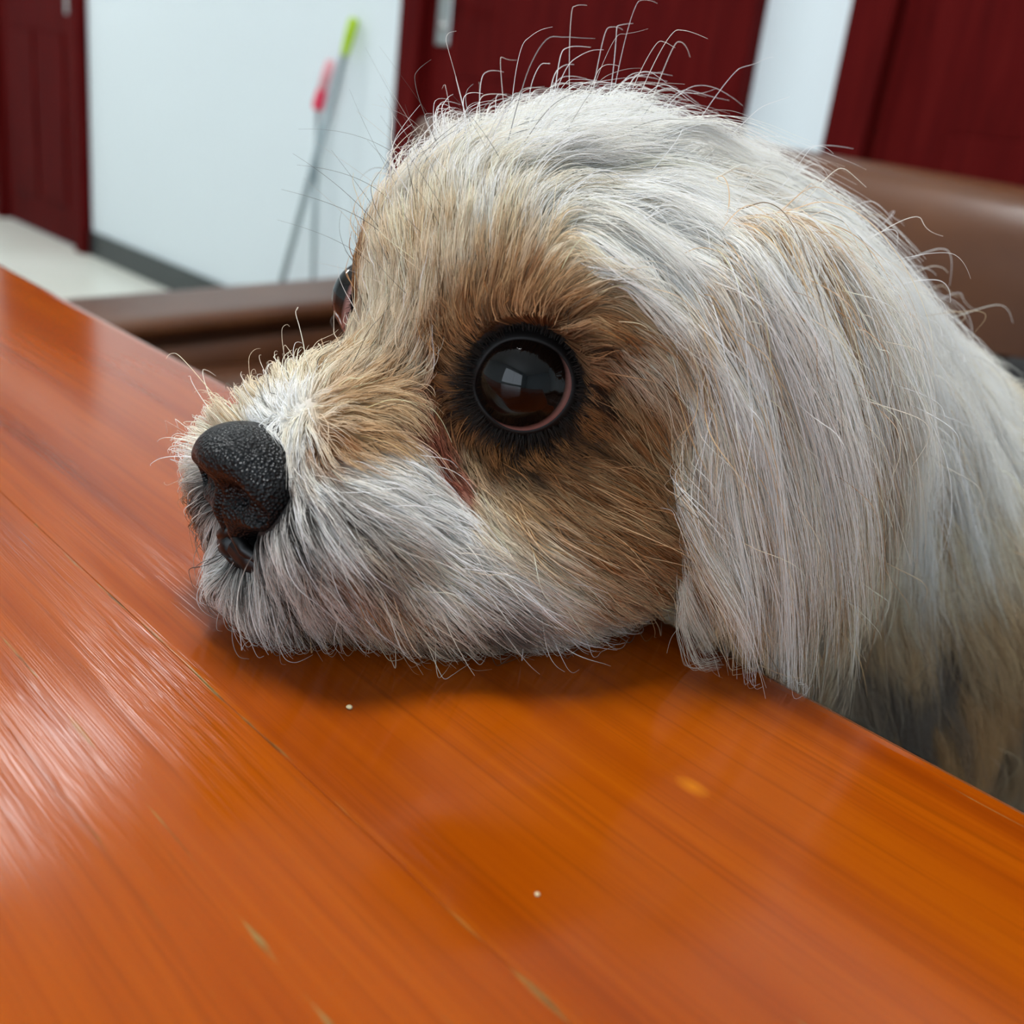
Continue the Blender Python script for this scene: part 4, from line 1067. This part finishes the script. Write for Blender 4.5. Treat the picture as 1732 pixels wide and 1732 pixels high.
# skin under the coat takes the colour of the hair roots; black around eyes, nose and lips
def paint_skin(ob):
    V, _ = tri_of(ob)
    c = chunks(lambda p: (weights(p) @ gQ[:, 2:5],), V)[0] * .6
    k = np.zeros(len(V))
    for sd in (1, -1):
        k = np.maximum(k, smooth01((.0165 - np.linalg.norm(V - (EYE_C if sd > 0 else EYE_FAR), axis=1)) / .004))
    dn = chunks(lambda p: sdf(p, NOSE, .0012), V)[0]
    k = np.maximum(k, smooth01((.0010 - dn) / .001))
    lp = np.array([(0, -.042, .02), (.005, -.040, .019), (.010, -.0365, .0165), (.0145, -.029, .0135), (.0185, -.0185, .012)])
    for q_ in lp:
        k = np.maximum(k, smooth01((.0055 - np.linalg.norm(V * (np.where(V[:, 0] < 0, -1, 1)[:, None] * np.array((1, 0, 0)) + np.array((0, 1, 1))) - q_, axis=1)) / .003))
    c = c * (1 - k)[:, None] + np.array((.006, .005, .005)) * k[:, None]
    A = ob.data.attributes.new('skin_col', 'FLOAT_COLOR', 'POINT')
    A.data.foreach_set('color', np.concatenate([c, np.ones((len(c), 1))], 1).astype(np.float32).ravel())
for o_ in [body] + ears: paint_skin(o_)

def dens_body(c):
    """hairs per square metre: dense on the head and neck, thin on the hidden rump and legs"""
    y = c[:, 1]
    d = np.where(y < .085, 5.2e6, np.where(y < .20, 3.4e6, .5e6))
    return np.where((y < .06) & (c[:, 0] < -.02), 3.2e6, d)
R = scatter(body, dens_body); R = R[keep(R)]
y, z, x = R[:, 1], R[:, 2], R[:, 0]
wl = chunks(lambda p: (weights(p) @ gQ[:, 0],), R)[0]
is_muz = (y < -.004) & (z < .054)
is_long = (wl > .028) & ~is_muz
is_head = ~is_muz & ~is_long
def emit(name, P, K, rad, guard=.06, parent=dog, dark=.18, **kw):
    """undercoat in locks plus a sparse layer of longer, thicker guard hairs on top"""
    pts, col, L = groom(P, K, **kw)
    r = rad * np.clip(rng.normal(1, .3, len(P)), .45, 1.8)
    gi = rng.random(len(P)) < guard
    kg = dict(kw); kg.update(lead_n=1, lock_n=4, clump_s=.25, fly=.12)
    p2, c2, _ = groom(P[gi], K, **kg)
    p2 = P[gi][:, None] + (p2 - P[gi][:, None]) * rng.uniform(1.0, 1.35, gi.sum())[:, None, None]
    p2[..., 2] = np.where(p2[..., 1] < EDGE - DO[1], np.maximum(p2[..., 2], .0005), p2[..., 2])
    lt = np.where(rng.random(gi.sum()) > dark, rng.uniform(1.05, 1.5, gi.sum()), rng.uniform(.15, .5, gi.sum()))
    c2 = np.clip(c2 * lt[:, None, None], .003, .92)
    r2 = rad * rng.uniform(1.0, 1.7, gi.sum())
    return fur_object(name, np.concatenate([pts, p2]), np.concatenate([col, c2]), np.concatenate([r, r2]), parent)
emit('muzzle_fur', R[is_muz], 8, .000070, lead_n=4, lock_n=4, clump_s=.6, frizz=.0007, fly=.03, guard=.07, tint=.6)
emit('face_fur', R[is_head], 8, .000068, lead_n=5, lock_n=5, clump_s=.55, frizz=.0007, fly=.02, guard=.06, tint=.6)
near_l = is_long & (y < .11); emit('crown_fur', R[near_l], 15, .000064, lead_n=7, lock_n=26, clump_s=.95, frizz=.0007, fly=.015, guard=.012, tint=.5, tight=.1, under=3.0, dark=.05)
emit('body_fur', R[is_long & ~near_l], 11, .000070, lead_n=8, lock_n=10, clump_s=.8, frizz=.001, fly=.006, guard=.012, tint=.6, tight=.14, under=2., dark=.05)
for k, e in enumerate(ears):
    Re = scatter(e, lambda c: np.full(len(c), 3.6e6 if k == 0 else 1.4e6))
    emit('ear_fur', Re, 14, .000066, parent=e, lead_n=7, lock_n=26, clump_s=.95, frizz=.0007, fly=.012, guard=.03, tint=.5, tight=.1, under=3.0, dark=.05)
# short black hairs and lashes on the lid rims
for k, e in enumerate(LIDS):
    C_ = (EYE_C, EYE_FAR)[k]; ax_ = EYE_AX * ((1, -1)[k], 1, 1)
    def rim(c):
        d = c - C_; dep = d @ ax_ / np.linalg.norm(d, axis=1)
        return np.where((dep < .54) & (dep > .22), 6e6, 0)
    Rl = scatter(e, rim); d = Rl - C_; n_ = d / np.linalg.norm(d, axis=1)[:, None]
    out = n_ - ax_ * (n_ @ ax_)[:, None]; out /= np.linalg.norm(out, axis=1)[:, None]
    L_ = rng.uniform(.0018, .0044, len(Rl)); up = out[:, 2] > .55
    L_ = np.where(up & (rng.random(len(Rl)) < (.25 if k == 0 else .6)), L_ * (1.6 if k == 0 else 2.6), L_)
    t_ = np.linspace(0, 1, 6)[None, :, None]
    dr = out + n_ * rng.uniform(.1, .45, len(Rl))[:, None] + rng.normal(0, .16, (len(Rl), 3))
    dr /= np.linalg.norm(dr, axis=1)[:, None]
    p_ = Rl[:, None] + dr[:, None] * L_[:, None, None] * t_ + (out * .35 - n_ * .25)[:, None] * L_[:, None, None] * t_ ** 2
    c_ = np.array((.010, .007, .005)) * (1 - t_) + np.array((.055, .034, .02)) * t_ * rng.uniform(.2, 1.2, (len(Rl), 1, 1))
    fur_object('eyelashes', p_, c_, np.full(len(Rl), .00006), e)
# long loose hairs standing off the brow and the crown
ks = (z > .066) & (y < .016) & (x < .012)
Rw = R[ks]; Rw = Rw[rng.choice(len(Rw), 34, replace=False)]
_, nw = sdf(Rw, ALL)
t_ = np.linspace(0, 1, 12)[None, :, None]
a_ = nw * .55 + np.array((-.10, -.25, .80)) + rng.normal(0, .16, Rw.shape); b_ = np.array((-.55, -.45, .05)) + rng.normal(0, .28, Rw.shape)
L_ = rng.uniform(.006, .016, len(Rw))[:, None, None]
p_ = Rw[:, None] + L_ * (a_[:, None] * t_ + b_[:, None] * t_ ** 2 * .9 + (rng.normal(0, .25, Rw.shape))[:, None] * t_ ** 3)
c_ = np.where(rng.random(len(Rw)) < .55, .62, .12)[:, None, None] * np.array((1., .93, .84)) * np.ones_like(t_)
fur_object('forehead_wisps', p_, c_, rng.uniform(.00003, .00006, len(Rw)))
